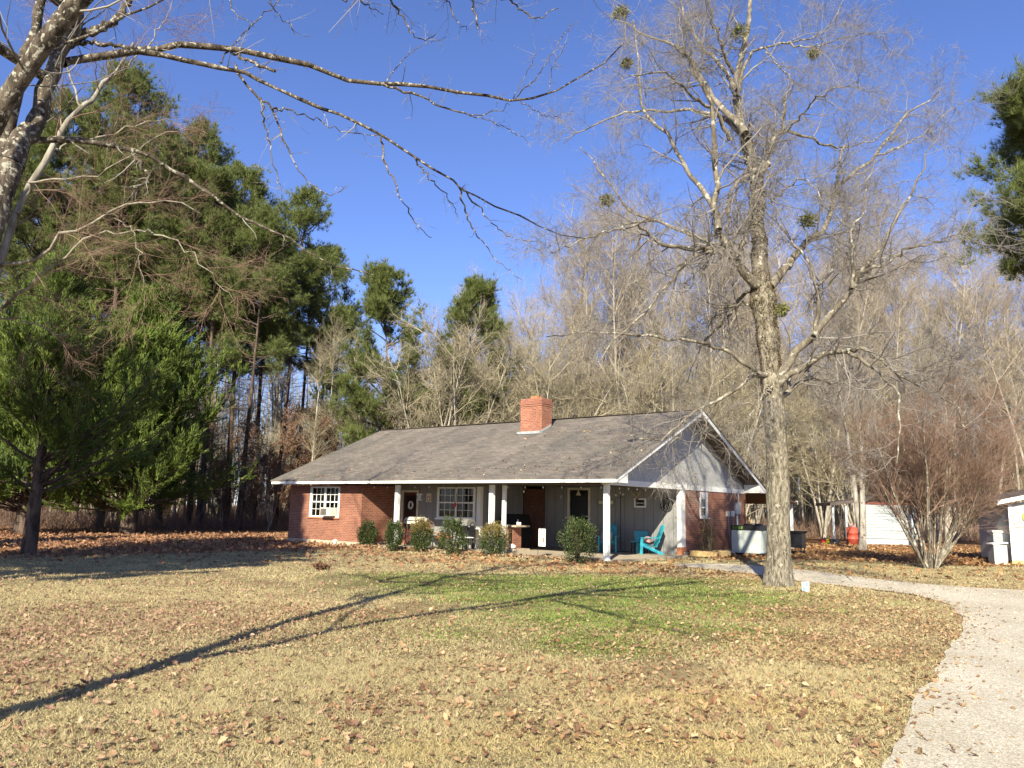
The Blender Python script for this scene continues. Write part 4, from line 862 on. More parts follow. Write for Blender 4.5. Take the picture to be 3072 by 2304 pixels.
# ------------------------------------------------------------------ TREES
def nrmz(a): return a/(np.linalg.norm(a, axis=-1, keepdims=True)+1e-9)
def curve(B_, D, L, K, wob, up, r2):
    P = [B_]; d = nrmz(D); L = np.broadcast_to(L, (len(B_),))[:, None]
    for k in range(K-1):
        d = nrmz(d+wob*r2.normal(size=d.shape)+np.array([0, 0, 1.])*up); P.append(P[-1]+d*L/(K-1))
    return np.stack(P, 1)
def spawn(P, Rr, nc, t0, t1, L, ang, K, wob, up, rr, r2, tap=.25, rmin=.0015, rmax=9.):
    N, Kp, _ = P.shape; nc = np.broadcast_to(nc, (N,)).astype(int); i = np.repeat(np.arange(N), nc); n = len(i)
    t = r2.uniform(t0, t1, n)*(Kp-1); k = np.minimum(t.astype(int), Kp-2); f = (t-k)[:, None]
    B_ = P[i, k]*(1-f)+P[i, k+1]*f; T = nrmz(P[i, k+1]-P[i, k]); r = Rr[i, k]*(1-f[:, 0])+Rr[i, k+1]*f[:, 0]
    pr_ = nrmz(np.cross(T, r2.normal(size=(n, 3)))); a = np.radians(r2.normal(ang[0], ang[1], n))[:, None]
    D = T*np.cos(a)+pr_*np.sin(a)
    ln = L[0]+(L[1]-L[0])*r2.random(n); ln = ln*(1-.45*t/(Kp-1))
    r0 = np.clip(r*rr, rmin, rmax); C = curve(B_, D, ln, K, wob, up, r2)
    return C, r0[:, None]*np.linspace(1, tap, K)[None]
def catmull(P, n):
    P = np.array(P, float); Q = np.concatenate([[2*P[0]-P[1]], P, [2*P[-1]-P[-2]]]); s = np.linspace(0, len(P)-1, n); k = np.minimum(s.astype(int), len(P)-2); t = (s-k)[:, None]
    a, b_, c, d = Q[k], Q[k+1], Q[k+2], Q[k+3]
    return .5*((2*b_)+(c-a)*t+(2*a-5*b_+4*c-d)*t**2+(3*b_-a-3*c+d)*t**3)
def traced(limbs, base, KK=22, jit=.02, r2=None):
    """limbs: (points px,py, Ystart, Yend, r0, r1) -> polylines local to base"""
    P, Rr = [], []
    for pts, y0, y1, r0, r1 in limbs:
        n = len(pts); Q = []
        for i, q in enumerate(pts):
            if len(q) == 3: Q.append(np.array(q, float))
            else: Q.append(atY(q[0], q[1], y0+(y1-y0)*i/(n-1)))
        C = catmull(Q, KK)-base; C[1:-1] += r2.normal(0, jit, (KK-2, 3)); P.append(C); Rr.append(r0+(r1-r0)*np.linspace(0, 1, KK)**.8)
    return np.array(P), np.array(Rr)

# ---- the big tree before the gable
B0 = gp(2337, 1757); YT = B0[1]
r2 = np.random.default_rng(11)
big = thing('big_shade_tree', 'largest bare tree with furrowed trunk standing before the house gable', 'tree', (B0[0], B0[1], 0))
tr = [(2337,1775),(2336,1600),(2333,1400),(2326,1260),(2318,1180),(2312,1100),(2302,1000),(2292,920),(2283,850)]
TP = catmull([atY(x, y, YT) for x, y in tr], 40)-np.array([B0[0], B0[1], 0])
k = np.linspace(0, 1, 40); TR = np.interp(k, [0, .02, .08, .3, .55, .8, .92, 1], [.34, .285, .255, .238, .232, .24, .275, .22])*(1+.05*np.sin(k*37)+.04*np.sin(k*71))
TP[0, 2] = -.08
mb = MB()
# lumpy trunk
Sd = 28; T = nrmz(np.gradient(TP, axis=0)); A = nrmz(np.cross(T, np.array([.3, .95, 0]))); Bn = np.cross(T, A); an = np.arange(Sd)*2*math.pi/Sd
rad = TR[:, None]*(1+.05*np.sin(an*5+k[:, None]*6)+.035*np.sin(an*9-k[:, None]*9)+.12*np.exp(-k[:, None]*30)*np.sin(an*4+1))
vv = TP[:, None]+rad[..., None]*(A[:, None]*np.cos(an)[None, :, None]+Bn[:, None]*np.sin(an)[None, :, None])
f = [(i*Sd+j, i*Sd+(j+1) % Sd, (i+1)*Sd+(j+1) % Sd, (i+1)*Sd+j) for i in range(39) for j in range(Sd)]
mb.add(vv.reshape(-1, 3), f, 0, None, True)
B0b = np.array([B0[0], B0[1], 0.]); y = YT
LB = [
 ([(2290,900),(2279,780),(2277,700),(2273,600),(2272,529),(2255,475),(2240,423),(2223,376),(2211,294),(2211,235),(2229,147),(2240,88),(2252,0),(2262,-140)], y, y+1.5, .25, .05),
 ([(2250,480),(2275,520),(2290,500),(2299,488),(2314,447),(2329,405),(2349,382),(2352,294)], y, y+.8, .14, .05),
 ([(2235,400),(2199,353),(2147,306),(2105,235),(2070,176),(2041,141),(1953,112),(1850,60)], y, y+2, .12, .02),
 ([(2211,270),(2188,235),(2147,182),(2105,141),(2070,88),(2047,47),(2035,-60)], y+.5, y+2.4, .08, .03),
 ([(2200,220),(2176,170),(2160,110),(2130,50),(2120,-80)], y+.7, y-.6, .06, .02),
 ([(2300,860),(2260,850),(2217,793),(2182,746),(2158,694),(2147,635),(2152,529),(2141,411),(2132,323),(2105,253),(2058,176),(2023,135)], y, y-2, .16, .025),
 ([(2156,690),(2147,635),(2100,564),(2064,517),(2029,453),(1982,388),(1935,329),(1917,264),(1911,147),(1900,60)], y-1., y+1, .09, .02),
 ([(2225,810),(2190,765),(2147,746),(2088,746),(2011,740),(1953,711),(1917,676),(1870,690)], y, y-2.5, .12, .02),
 ([(2170,760),(2129,729),(2070,705),(2011,676),(1953,658),(1882,623),(1835,558),(1794,500),(1740,440)], y-.5, y+1.6, .08, .012),
 ([(1960,662),(1882,676),(1823,694),(1718,729),(1650,760)], y+.5, y-1, .045, .01),
 ([(2170,755),(2092,766),(2011,840),(1953,906),(1850,1020),(1790,1090)], y-.5, y-3, .07, .012),
 ([(2245,420),(2223,400),(2188,364),(2129,341),(2088,335),(2011,335),(1894,332),(1835,353),(1741,394),(1690,430)], y, y+2.6, .09, .012),
 ([(2190,420),(2150,340),(2100,306),(2047,259),(2000,223),(1935,217),(1860,240)], y, y-2.4, .07, .012),
 ([(2215,770),(2223,746),(2252,647),(2258,558),(2246,470)], y-.6, y-.3, .07, .04),
 ([(2270,505),(2235,535),(2194,576),(2182,676),(2185,740)], y, y-.7, .07, .03),
 ([(2310,860),(2345,820),(2364,799),(2388,764),(2452,705),(2493,647),(2508,570),(2552,529),(2623,470),(2687,382),(2728,335),(2793,294),(2834,259)], y, y+2.4, .14, .012),
 ([(2625,468),(2700,440),(2770,400),(2850,330),(2900,300)], y+1, y+3, .035, .008),
 ([(2318,1150),(2385,1066),(2445,1006),(2498,939),(2558,866),(2585,813),(2638,746),(2700,640),(2760,520),(2800,430)], y, y-2.5, .13, .012),
 ([(2440,1010),(2452,973),(2458,886),(2452,853),(2425,786),(2379,726),(2332,666),(2292,627),(2260,560)], y-.8, y+.8, .07, .012),
 ([(2556,868),(2558,820),(2558,746),(2552,686),(2585,640),(2598,560),(2625,480)], y-1.4, y-.6, .06, .012),
 ([(2580,815),(2660,790),(2740,740),(2830,720),(2920,690)], y-1.5, y-3, .05, .008),
 ([(2320,1170),(2365,1130),(2425,1092),(2485,1059),(2545,1052),(2598,1092),(2651,1132),(2691,1190),(2702,1300),(2690,1390)], y, y-3.2, .10, .012),
 ([(2540,1052),(2598,1052),(2691,1119),(2798,1179),(2864,1219),(2900,1290)], y-1.4, y-3.4, .06, .01),
 ([(2320,1215),(2365,1172),(2432,1132),(2485,1146),(2578,1149),(2640,1130)], y, y+2., .09, .03),
 ([(2325,1140),(2265,1112),(2179,1052),(2106,1032),(1999,1012),(1900,1006),(1733,999),(1640,1010)], y, y-2.6, .075, .012),
 ([(2325,1160),(2265,1125),(2199,1172),(2126,1212),(2079,1239),(2026,1285),(1973,1319),(1906,1312),(1860,1300)], y, y-1.2, .065, .010),
 ([(2060,1250),(2045,1300),(2010,1330),(1985,1385),(1978,1420)], y-.9, y-1.2, .02, .005),
 ([(2100,1225),(2120,1290),(2090,1340),(2060,1370)], y-.6, y-1., .02, .004),
 ([(2316,1150),(2299,1160),(2279,1199),(2239,1275),(2215,1330)], y-.1, y-1., .035, .006),
 ([(2316,1150),(2305,1180),(2319,1232),(2335,1290)], y-.2, y-.7, .03, .006),
 ([(2280,860),(2239,880),(2199,926),(2166,973),(2112,1026),(2092,1066),(2060,1150)], y+.1, y+2.2, .07, .012),
 ([(2290,905),(2220,915),(2160,930),(2120,990)], y+.1, y+1.2, .05, .012),
 ([(2211,290),(2246,170),(2293,141),(2370,129),(2434,112),(2493,70),(2530,0)], y+.7, y+2.5, .06, .008),
 ([(2365,130),(2434,141),(2517,118),(2599,97),(2660,110)], y+1.2, y-.5, .03, .006),
 ([(2293,141),(2330,190),(2370,240),(2360,300),(2330,380)], y+1., y+.4, .03, .008),
 ([(2349,390),(2423,411),(2481,435),(2528,438),(2599,429),(2717,353),(2790,330)], y+.3, y+2.8, .055, .008),
 ([(2350,400),(2400,350),(2440,300),(2500,270),(2580,250)], y+.3, y-1.8, .04, .008),
 ([(2534,435),(2517,500),(2508,570)], y+1.2, y+.9, .03, .04),
 ([(2452,855),(2500,800),(2520,700),(2560,620),(2660,560),(2740,540)], y-.5, y+2., .05, .008),
 ([(2305,611),(2364,560),(2420,540),(2470,600),(2530,680)], y, y-2., .035, .006),
]
LP, LR = traced(LB, B0b, 24, .025, r2); LR *= .84
fat = LR[:, 0] > .06
mb.obj('trunk', M['bark_big'], big)
mb = MB(); mb.tubes(LP[fat], LR[fat], 10); mb.tubes(LP[~fat], LR[~fat], 6)
mb.obj('limb', M['bark_limb'], big)
mb = MB()
drp = np.full(len(LB), 16); drp[24:30] = 6; drp[25] = 9
S1, q1 = spawn(LP, np.minimum(LR, .1), drp, .18, 1., (.9, 2.6), (48, 18), 7, .22, .03, .42, r2, rmin=.006, rmax=.028)
S2, q2 = spawn(S1, q1, 11, .15, 1., (.35, 1.2), (45, 18), 5, .25, -.05, .5, r2, rmin=.0035, rmax=.012)
S3, q3 = spawn(S2, q2, 8, .1, 1., (.15, .6), (42, 20), 3, .3, -.16, .6, r2, rmin=.0025)
mb.tubes(S1, q1, 5); mb.tubes(S2, q2, 4); mb.tubes(S3, q3, 3)
mb.obj('crown', M['twig'], big)
# brown moss / ivy on the upper trunk
mb = MB(); seg = np.concatenate([TP[24:], LP[0][:12]]); i_ = r2.integers(0, len(seg), 9000); d_ = nrmz(r2.normal(size=(9000, 3))*(1, 1, .3)); rr_ = np.r_[TR[24:], LR[0][:12]][i_][:, None]
mb.leaves(seg[i_]+r2.normal(0, .06, (9000, 3))*(0, 0, 1)+d_*rr_*r2.uniform(.92, 1.01, (9000, 1)), d_+r2.normal(0, .8, (9000, 3)), r2.uniform(.03, .05, 9000), .028)
mb.obj('moss', M['moss'], big)
for px, py, rr0, yy in ((1862,40,.22,y+2), (2215,95,.24,y+.8), (2425,660,.2,y), (1820,600,.13,y), (2440,160,.15,y+1.6), (2345,930,.16,y-.2),(1880,190,.14,y+2)):
    if rr0 == 0: continue
    c_ = atY(px, py, yy)-B0b; n = 420; mb = MB(); d_ = nrmz(r2.normal(size=(n, 3))); mb.leaves(c_+(d_*rr0*r2.random((n, 1))**.6*np.array([1.,1.,.75])*(1+.35*np.sin(d_[:, :1]*5)*np.cos(d_[:, 2:]*4+px))), d_+r2.normal(0, .5, (n, 3)), .09, .03)
    mb.obj('mistletoe_clump', M['mistle'], big)

# ---- foreground oak on the left, trunk just outside the frame
r2 = np.random.default_rng(5); BF = np.array([-3.86, 5.5, 0.])
oak = thing('leaning_oak', 'nearest tree with two lichen covered stems leaning in at the upper left corner', 'tree', BF)
W = lambda *a: tuple(a)
LS = [
 ([W(-3.86,5.5,-.05), W(-3.85,5.5,.8), W(-3.93,5.52,1.5), W(-4.08,5.6,2.5), W(-4.07,5.7,3.45), W(-4.02,5.85,4.2)], 0, 0, .155, .105),
 ([W(-4.02,5.85,4.2), (80,400), (98,390), (130,304), (179,163), (217,81), (239,0), (262,-120), W(-3.6,6.9,7.4), W(-3.1,7.3,8.8), W(-2.8,7.6,10.4)], 5.9, 6.6, .105, .03),
 ([W(-4.02,5.8,4.1), (10,430), (27,380), (49,282), (76,190), (98,108), (130,0), (150,-120), W(-4.2,6.0,7.2), W(-4.5,6.2,8.8), W(-4.9,6.0,10.2)], 5.9, 5.9, .075, .02),
 ([W(-3.84,5.52,1.45), W(-3.66,5.1,2.2), W(-3.5,4.6,3.1), W(-2.9,4.3,4.2), W(-1.9,4.3,5.3), W(-.8,4.7,6.0), W(.6,5.3,6.5), W(1.8,6.0,6.9)], 0, 0, .10, .03),
 ([W(-3.95,6.6,6.9), W(-3.0,7.0,8.0), W(-1.6,7.6,9.0), W(.2,8.0,9.6), W(1.8,8.4,9.8)], 0, 0, .09, .03),
 ([W(-4.1,6.3,6.6), W(-3.2,6.0,8.0), W(-2.0,6.0,9.4), W(-.6,6.4,10.4)], 0, 0, .08, .025),
 ([W(-3.5,6.9,7.6), W(-2.8,8.2,8.6), W(-2.0,9.4,9.6), W(-1.4,10.2,10.9)], 0, 0, .08, .02),
 ([W(-.8,4.7,6.0), W(.4,4.5,7.2), W(1.6,4.9,8.4), W(2.6,5.6,9.2)], 0, 0, .07, .02),
 ([W(-1.9,4.3,5.3), W(-1.3,3.6,6.6), W(-.2,3.2,7.6), W(1.2,3.4,8.4)], 0, 0, .06, .02),
 ([W(-1.9,4.3,5.3), W(-1.0,5.2,5.9), W(0,6.2,6.45), W(1.2,7.0,6.95), W(2.2,7.6,7.4)], 0, 0, .075, .02),
 ([W(-3.95,6.6,6.9), W(-2.4,6.8,6.95), W(-.8,7.2,7.15), W(.8,7.5,7.35), W(2.,7.8,7.7)], 0, 0, .075, .02),
 ([W(-1.,4.6,5.9), W(.4,4.6,5.7), W(1.6,5.,5.8), W(2.8,5.6,6.2)], 0, 0, .06, .015),
 ([W(-1.0,5.2,5.9), W(.2,5.3,6.3), W(1.5,5.9,6.7), W(2.9,6.6,7.2)], 0, 0, .05, .015),
]
def above(pix, r0, r1, start=None):
    Q = [start] if start is not None else []
    for q in pix:
        g_ = gp(*q); z = 1.15+.315*g_[1]; Q.append(W(g_[0]-.3937*z, g_[1]-1.776*z, z))
    return (Q, 0, 0, r0, r1)
LS += [above([(1140,1745),(1300,1720),(1480,1703),(1700,1694),(1900,1690)], .07, .03, W(-4.0,6.3,5.9)),
 above([(1040,1800),(1200,1762),(1450,1732),(1750,1712)], .045, .015, W(-3.9,5.9,5.0)),
 above([(1150,1792),(1400,1772),(1700,1757),(2000,1748),(2200,1750)], .035, .015, W(-3.5,4.6,3.1)),
 above([(1640,1800),(1750,1822),(1850,1850),(1960,1880),(2080,1905)], .05, .02),
 above([(1450,1830),(1640,1803),(1850,1780),(2000,1776),(2180,1790)], .06, .02, W(-2.4,4.2,4.75)),
 above([(1300,1720),(1420,1740),(1560,1742),(1750,1735)], .04, .015),
 above([(1480,1703),(1600,1715),(1800,1722),(2000,1718)], .04, .015),
 above([(1140,1745),(1090,1728),(1030,1722)], .035, .015)]
SP, SR = traced(LS, BF, 26, .012, r2); SR *= .88
MP, MR = spawn(SP[-8:], SR[-8:], 9, .1, 1., (.8, 2.2), (30, 10), 8, .12, .10, .6, r2, rmin=.012, rmax=.024)
mb = MB(); mb.tubes(SP, SR*(1+.06*r2.normal(size=SR.shape)), 16); mb.obj('trunk', M['bark_front'], oak)
LA = [
 ([(190,190),(217,184),(298,168),(380,157),(461,146),(542,138),(651,146),(760,163),(900,184),(971,211),(1052,239),(1161,255),(1242,255),(1351,266),(1459,287),(1546,296),(1622,285),(1703,250),(1800,206),(1870,130)], 6.25, 7.6, .042, .006),
 ([(420,155),(515,171),(597,187),(678,206),(727,215),(781,244),(879,287),(971,325),(1052,358),(1145,407),(1248,477),(1351,537),(1394,570),(1459,607),(1568,656),(1649,694),(1758,716)], 6.4, 7.3, .028, .004),
 ([(200,140),(260,128),(350,140),(440,160)], 6.3, 6.5, .022, .016),
 ([(205,120),(280,95),(330,72),(370,30),(400,-20)], 6.3, 6.5, .04, .028),
 ([(705,195),(720,225),(781,293),(825,347),(857,434),(890,499),(933,548),(993,586),(1036,559)], 6.7, 6.8, .014, .003),
 ([(781,293),(798,380),(814,461),(830,542),(846,575)], 6.7, 6.6, .009, .003),
 ([(815,325),(860,330),(933,353),(1025,390),(1134,407)], 6.7, 7., .010, .003),
 ([(1150,254),(1242,282),(1324,320),(1405,342),(1486,336),(1530,315)], 7., 7.3, .014, .003),
 ([(1405,342),(1486,369),(1541,396),(1589,431)], 7.2, 7.3, .006, .002),
 ([(1145,407),(1150,472),(1188,553),(1226,635),(1259,683),(1294,713)], 7., 6.8, .010, .003),
 ([(1248,477),(1286,537),(1345,591),(1373,651)], 7., 7.1, .009, .003),
 ([(1373,555),(1400,640),(1421,689),(1459,743),(1514,803),(1568,841)], 7.1, 7.3, .010, .002),
 ([(1385,565),(1449,635),(1497,689),(1541,716),(1617,727)], 7.1, 7.3, .009, .002),
 ([(60,425),(119,418),(217,418),(325,434),(380,450),(488,494),(570,542),(651,602),(743,662),(836,700),(917,749),(1004,797),(1123,825)], 6., 7.4, .034, .004),
 ([(390,455),(430,500),(440,540),(400,560)], 6.2, 6.0, .016, .010),
 ([(680,150),(760,190),(825,214)], 6.75, 6.6, .014, .013),
 ([(660,188),(694,141),(760,71),(841,0),(880,-40)], 6.7, 6.9, .007, .004),
 ([W(-.4,4.85,6.1),(1150,-60),(1180,10),(1204,49),(1232,98),(1270,117),(1308,103)], 5.4, 5.5, .012, .002),
 ([W(-1.,4.6,5.9),(1020,-40),(1080,0),(1150,43)], 5.3, 5.4, .010, .003),
 ([W(.2,5.1,6.4),(1330,-60),(1345,0),(1373,65),(1400,90)], 5.6, 5.6, .010, .002),
 ([W(.3,5.1,6.4),(1400,-60),(1416,0),(1432,87)], 5.7, 5.7, .012, .006),
 ([W(.8,5.4,6.6),(1520,-50),(1535,0),(1579,38),(1611,54),(1676,24)], 5.8, 5.9, .012, .003),
 ([W(-1.9,4.3,5.3),(780,-60),(808,5),(850,60),(890,108)], 5., 5.3, .009, .002),
 ([W(-2.9,4.3,4.2),(640,-60),(700,30),(760,80)], 5., 5.2, .009, .002),
 ([(1160,250),(1200,190),(1260,140),(1340,110)], 7.1, 7.3, .006, .002),
 ([(1546,296),(1620,220),(1680,120),(1720,70)], 7.5, 7.8, .007, .002),
 ([(1540,296),(1570,240),(1600,180),(1610,150)], 7.5, 7.6, .005, .002),
 ([(1640,280),(1660,200),(1700,130)], 7.6, 7.6, .005, .002),
 ([(1545,296),(1600,330),(1660,350),(1725,335)], 7.5, 7.7, .006, .002),
]
AP, AR = traced(LA, BF, 24, .010, r2)
mb = MB(); mb.tubes(AP, AR*(1+.10*r2.normal(size=AR.shape)), 9); mb.tubes(MP, MR, 6); mb.obj('limb', M['bark_front'], oak)
mb = MB(); K1, k1 = spawn(AP, AR, 9, .12, 1., (.06, .42), (58, 16), 5, .16, .02, .35, r2, rmin=.0018, rmax=.005)
K2, k2 = spawn(K1, k1, 3, .2, 1., (.03, .12), (50, 16), 3, .2, .0, .7, r2, rmin=.0014)
mb.tubes(K1, k1, 5); mb.tubes(K2, k2, 3)
K3, k3 = spawn(SP[1:], SR[1:], 14, .2, 1., (.4, 1.9), (60, 16), 7, .16, .05, .15, r2, rmin=.003, rmax=.008); K4, k4 = spawn(K3, k3, 6, .2, 1., (.08, .4), (50, 16), 4, .2, 0, .6, r2, rmin=.0015)
mb.tubes(K3, k3, 5); mb.tubes(K4, k4, 3); mb.obj('crown', M['twig_front'], oak)

# ---- pale-barked tree behind the oak, also reaching in from the left
r2 = np.random.default_rng(8); BP = np.array([-11.6, 14.5, 0.])
pale = thing('pale_bark_tree', 'pale smooth barked bare tree leaning up and right behind the nearest oak', 'tree', BP)
LN = [
 ([W(-11.6,14.5,-.05), W(-11.3,14.5,1.8), (-80,1000), (54,640), (152,461), (244,325), (298,271), (360,200), (400,130)], 14.5, 15.5, .17, .04),
 ([W(-11.2,14.4,2.2), (-140,900), (0,803), (108,770), (206,700), (304,651), (390,613), (480,600), (600,640)], 14, 12.5, .08, .012),
 ([W(-11.2,14.5,2.0), (-100,1020), (30,900), (90,860), (160,790), (245,727), (330,700), (410,690)], 14, 13.5, .06, .02),
 ([(54,640),(90,560),(150,540),(300,520),(450,430),(560,380)], 14.8, 13.8, .05, .008),
 ([(152,461),(200,440),(330,400),(480,360),(620,400)], 15, 16, .05, .008),
 ([(244,325),(200,200),(150,100),(120,0)], 15.2, 15.6, .04, .01),
 ([(298,271),(400,180),(480,90),(520,0)], 15.3, 15.8, .04, .01),
 ([(410,690),(520,720),(600,790),(700,900)], 13.5, 13, .03, .006),
 ([(340,655),(400,700),(420,800),(430,860)], 13.2, 13, .02, .006),
 ([(-40,950),(60,960),(160,1000),(200,1010)], 14.4, 14, .03, .008),
]
NP, NR = traced(LN, BP, 20, .03, r2); NR *= .62
mb = MB(); mb.tubes(NP[:1], NR[:1], 14); mb.obj('trunk', M['pale2'], pale); mb = MB(); mb.tubes(NP[1:], NR[1:], 8); mb.obj('limb', M['pale2'], pale)
mb = MB(); A1, a1 = spawn(NP, NR, 15, .2, 1., (.8, 2.2), (45, 15), 6, .18, .05, .35, r2, rmin=.005, rmax=.02); A2, a2 = spawn(A1, a1, 9, .15, 1., (.3, 1.), (42, 15), 5, .2, .0, .5, r2, rmin=.003)
A3, a3 = spawn(A2, a2, 6, .2, 1., (.1, .4), (40, 15), 3, .2, -.05, .6, r2, rmin=.002); mb.tubes(A1, a1, 4); mb.tubes(A2, a2, 3); mb.tubes(A3, a3, 3); mb.obj('crown', M['twig_red'], pale)

# ---- generic trees built at the origin
def bare(name, label, seed, H, spread, stems=1, mtw='twig', mtr='bark_grey', r0=.14, dens=1., first=.3, up=.12, group=None, cat='tree', lean=.03, l1=None, lv=False):
    r2 = np.random.default_rng(seed); t = thing(name, label, cat, (0, 0, -900), 0, group)
    B_ = r2.normal(0, .06*stems**.5 if stems > 1 else 0, (stems, 3))*(1, 1, 0); a = r2.uniform(0, 6.28, stems)
    D = np.c_[np.cos(a)*(.12+.02*stems)*(stems > 1), np.sin(a)*(.12+.02*stems)*(stems > 1), np.ones(stems)]+r2.normal(0, lean, (stems, 3))
    P = curve(B_, D, H*r2.uniform(.82, 1.02, stems), 12, .045, .015, r2); P[:, 0, 2] = -.05
    Rr = (r0*r2.uniform(.7, 1, stems))[:, None]*np.linspace(1, .10, 12)[None]**.9
    mb = MB(); mb.tubes(P, Rr, 9); mb.obj('trunk', M[mtr], t)
    n1 = int(26*dens/stems**.55); L1 = l1 or (H*.18, H*.42)
    b1, c1 = spawn(P, Rr, n1, first, 1., (L1[0]*spread, L1[1]*spread), (46, 13), 8, .10, up, .45, r2, rmin=.024, rmax=.09)
    b2, c2 = spawn(b1, c1, 8, .15, 1., (H*.06, H*.16), (40, 14), 6, .14, up*.7, .5, r2, rmin=.014)
    b3, c3 = spawn(b2, c2, 7, .1, 1., (H*.025, H*.08), (38, 15), 4, .16, up*.5, .6, r2, rmin=.008)
    b4, c4 = spawn(b3, c3, 2, .1, 1., (H*.012, H*.04), (38, 15), 3, .16, up*.3, .6, r2, rmin=.004)
    mb = MB(); mb.tubes(b1, c1, 5); mb.tubes(b2, c2, 4); mb.tubes(b3, c3, 3); mb.tubes(b4, c4, 3); mb.obj('crown', M[mtw], t)
    if lv:
        Q = b3[:, 1:].reshape(-1, 3); i_ = r2.integers(0, len(Q), 3800); mb = MB(); mb.leaves(Q[i_]+r2.normal(0, .08, (3800, 3)), r2.normal(0, 1, (3800, 3))+(0, 0, -1), r2.uniform(.1, .18, 3800), .08); mb.obj('leaves', M['brownleaf'], t)
    return t
def pine(label, seed, H, h0, Rm, group=None, bare_low=46, nb=66, dm=2, nw=.026):
    r2 = np.random.default_rng(seed); t = thing('pine_tree', label, 'tree', (0, 0, -900), 0, group)
    P = curve(np.zeros((1, 3)), np.array([[r2.normal(0, .02), r2.normal(0, .02), 1.]]), H, 14, .012, .01, r2); Rr = .22*H/25*np.linspace(1, .08, 14)[None]; P[:, 0, 2] = -.05
    mb = MB(); mb.tubes(P, Rr, 12)
    z = np.r_[r2.uniform(h0, .985, nb)]; z.sort()
    prof = np.interp((z-h0)/(1-h0), [0, .25, .55, .8, 1], [.72, 1., .85, .55, .18])
    i = z*13; k = np.minimum(i.astype(int), 12); f_ = (i-k)[:, None]; Bb = P[0, k]*(1-f_)+P[0, k+1]*f_; a = r2.uniform(0, 6.28, nb)
    D = np.c_[np.cos(a), np.sin(a), np.interp(z, [h0, 1], [.05, .9])]
    L = Rm*prof*r2.uniform(.65, 1.15, nb)
    b1 = curve(Bb, D, L, 8, .08, .05, r2); c1 = (.045*L/Rm+.015)[:, None]*np.linspace(1, .3, 8)[None]
    zl = r2.uniform(h0*.25, h0, bare_low); i = zl*13; k = i.astype(int); f_ = (i-k)[:, None]; Bl = P[0, k]*(1-f_)+P[0, k+1]*f_; a = r2.uniform(0, 6.28, bare_low)
    bl = curve(Bl, np.c_[np.cos(a), np.sin(a), np.full(bare_low, -.1)], Rm*r2.uniform(.2, .6, bare_low), 6, .12, 0, r2); cl = np.full((bare_low, 1), .02)*np.linspace(1, .3, 6)[None]
    s2, q2 = spawn(bl, cl, 5, .3, 1, (.3, 1.2), (50, 15), 4, .15, 0, .5, r2, rmin=.006); mb.tubes(bl, cl, 4); mb.tubes(s2, q2, 3)
    mb.tubes(b1, c1, 5); mb.obj('trunk', M['bark_pine'], t)
    b2, c2 = spawn(b1, c1, 9, .32, 1., (Rm*.14, Rm*.34), (48, 14), 5, .12, .10, .5, r2, rmin=.008)
    T2 = nrmz(b2[:, 1:]-b2[:, :-1]).reshape(-1, 3); C2 = b2[:, 1:].reshape(-1, 3)
    T1 = nrmz(b1[:, 5:]-b1[:, 4:-1]).reshape(-1, 3); C1 = b1[:, 5:].reshape(-1, 3)
    C_ = np.r_[C2, C1]; T_ = np.r_[T2, T1]; m_ = dm; C_ = np.repeat(C_, m_, 0)+r2.normal(0, .16, (len(C_)*m_, 3)); T_ = np.repeat(T_, m_, 0)
    nn = 19; C3 = np.repeat(C_, nn, 0); D3 = np.repeat(T_, nn, 0)*.55+r2.normal(0, .40, (len(C3), 3))+(0, 0, .38)
    mb = MB(); mb.tubes(b2, c2, 3, 1); mb.blades(C3, D3, r2.uniform(.24, .46, len(C3)), nw*.9, 0); mb.obj('crown', [M['needles'], M['bark_pine']], t)
    return t
def cedar(label, seed, H, Rm, z0=.12, nb=230, loc=(0, 0, 0), trunk_r=.3, per=26, sp=1.):
    r2 = np.random.default_rng(seed); t = thing('cedar_tree', label, 'tree', loc, 0)
    P = curve(np.zeros((1, 3)), np.array([[.02, 0, 1.]]), H*.97, 12, .015, .01, r2); P[:, 0, 2] = -.05; Rr = trunk_r*np.linspace(1, .05, 12)[None]
    mb = MB(); mb.tubes(P, Rr, 12)
    z = z0+(1-z0)*r2.random(nb)**1.15; i = z*.999*11; k = np.minimum(i.astype(int), 10); f_ = (i-k)[:, None]; Bb = P[0, k]*(1-f_)+P[0, k+1]*f_; a = r2.uniform(0, 6.28, nb)
    pr_ = np.interp((z-z0)/(1-z0), [0, .10, .35, .7, 1], [.88, 1., .78, .36, .04]); L = Rm*pr_*r2.uniform(.5, 1.22, nb)
    b1 = curve(Bb, np.c_[np.cos(a), np.sin(a), np.interp(z, [z0, 1], [.15, 1.4])], L, 8, .09, .07, r2); c1 = (.012+.035*L/Rm)[:, None]*np.linspace(1, .2, 8)[None]
    mb.tubes(b1, c1, 5); mb.obj('trunk', M['bark_pine'], t)
    b2, c2 = spawn(b1, c1, per, .22, 1., (Rm*.10, Rm*.26), (38, 13), 5, .10, .16, .4, r2, rmin=.006, tap=.2)
    b2 = b2[r2.random(len(b2)) < .82]; C2 = b2[:, 1:].reshape(-1, 3); T2 = nrmz(b2[:, 1:]-b2[:, :-1]).reshape(-1, 3); w_ = np.tile([1., .9, .7, .45], len(b2))
    nn = 8; C3 = np.repeat(C2, nn, 0)+r2.normal(0, .04*sp, (len(C2)*nn, 3)); D3 = np.repeat(T2, nn, 0)*1.3+r2.normal(0, .34, (len(C3), 3))+(0, 0, .25)
    mb = MB(); mb.blades(C3, D3, np.repeat(w_, nn)*r2.uniform(.18, .42, len(C3))*sp, .042*sp, 0); mb.obj('crown', M['cedar'], t)
    return t

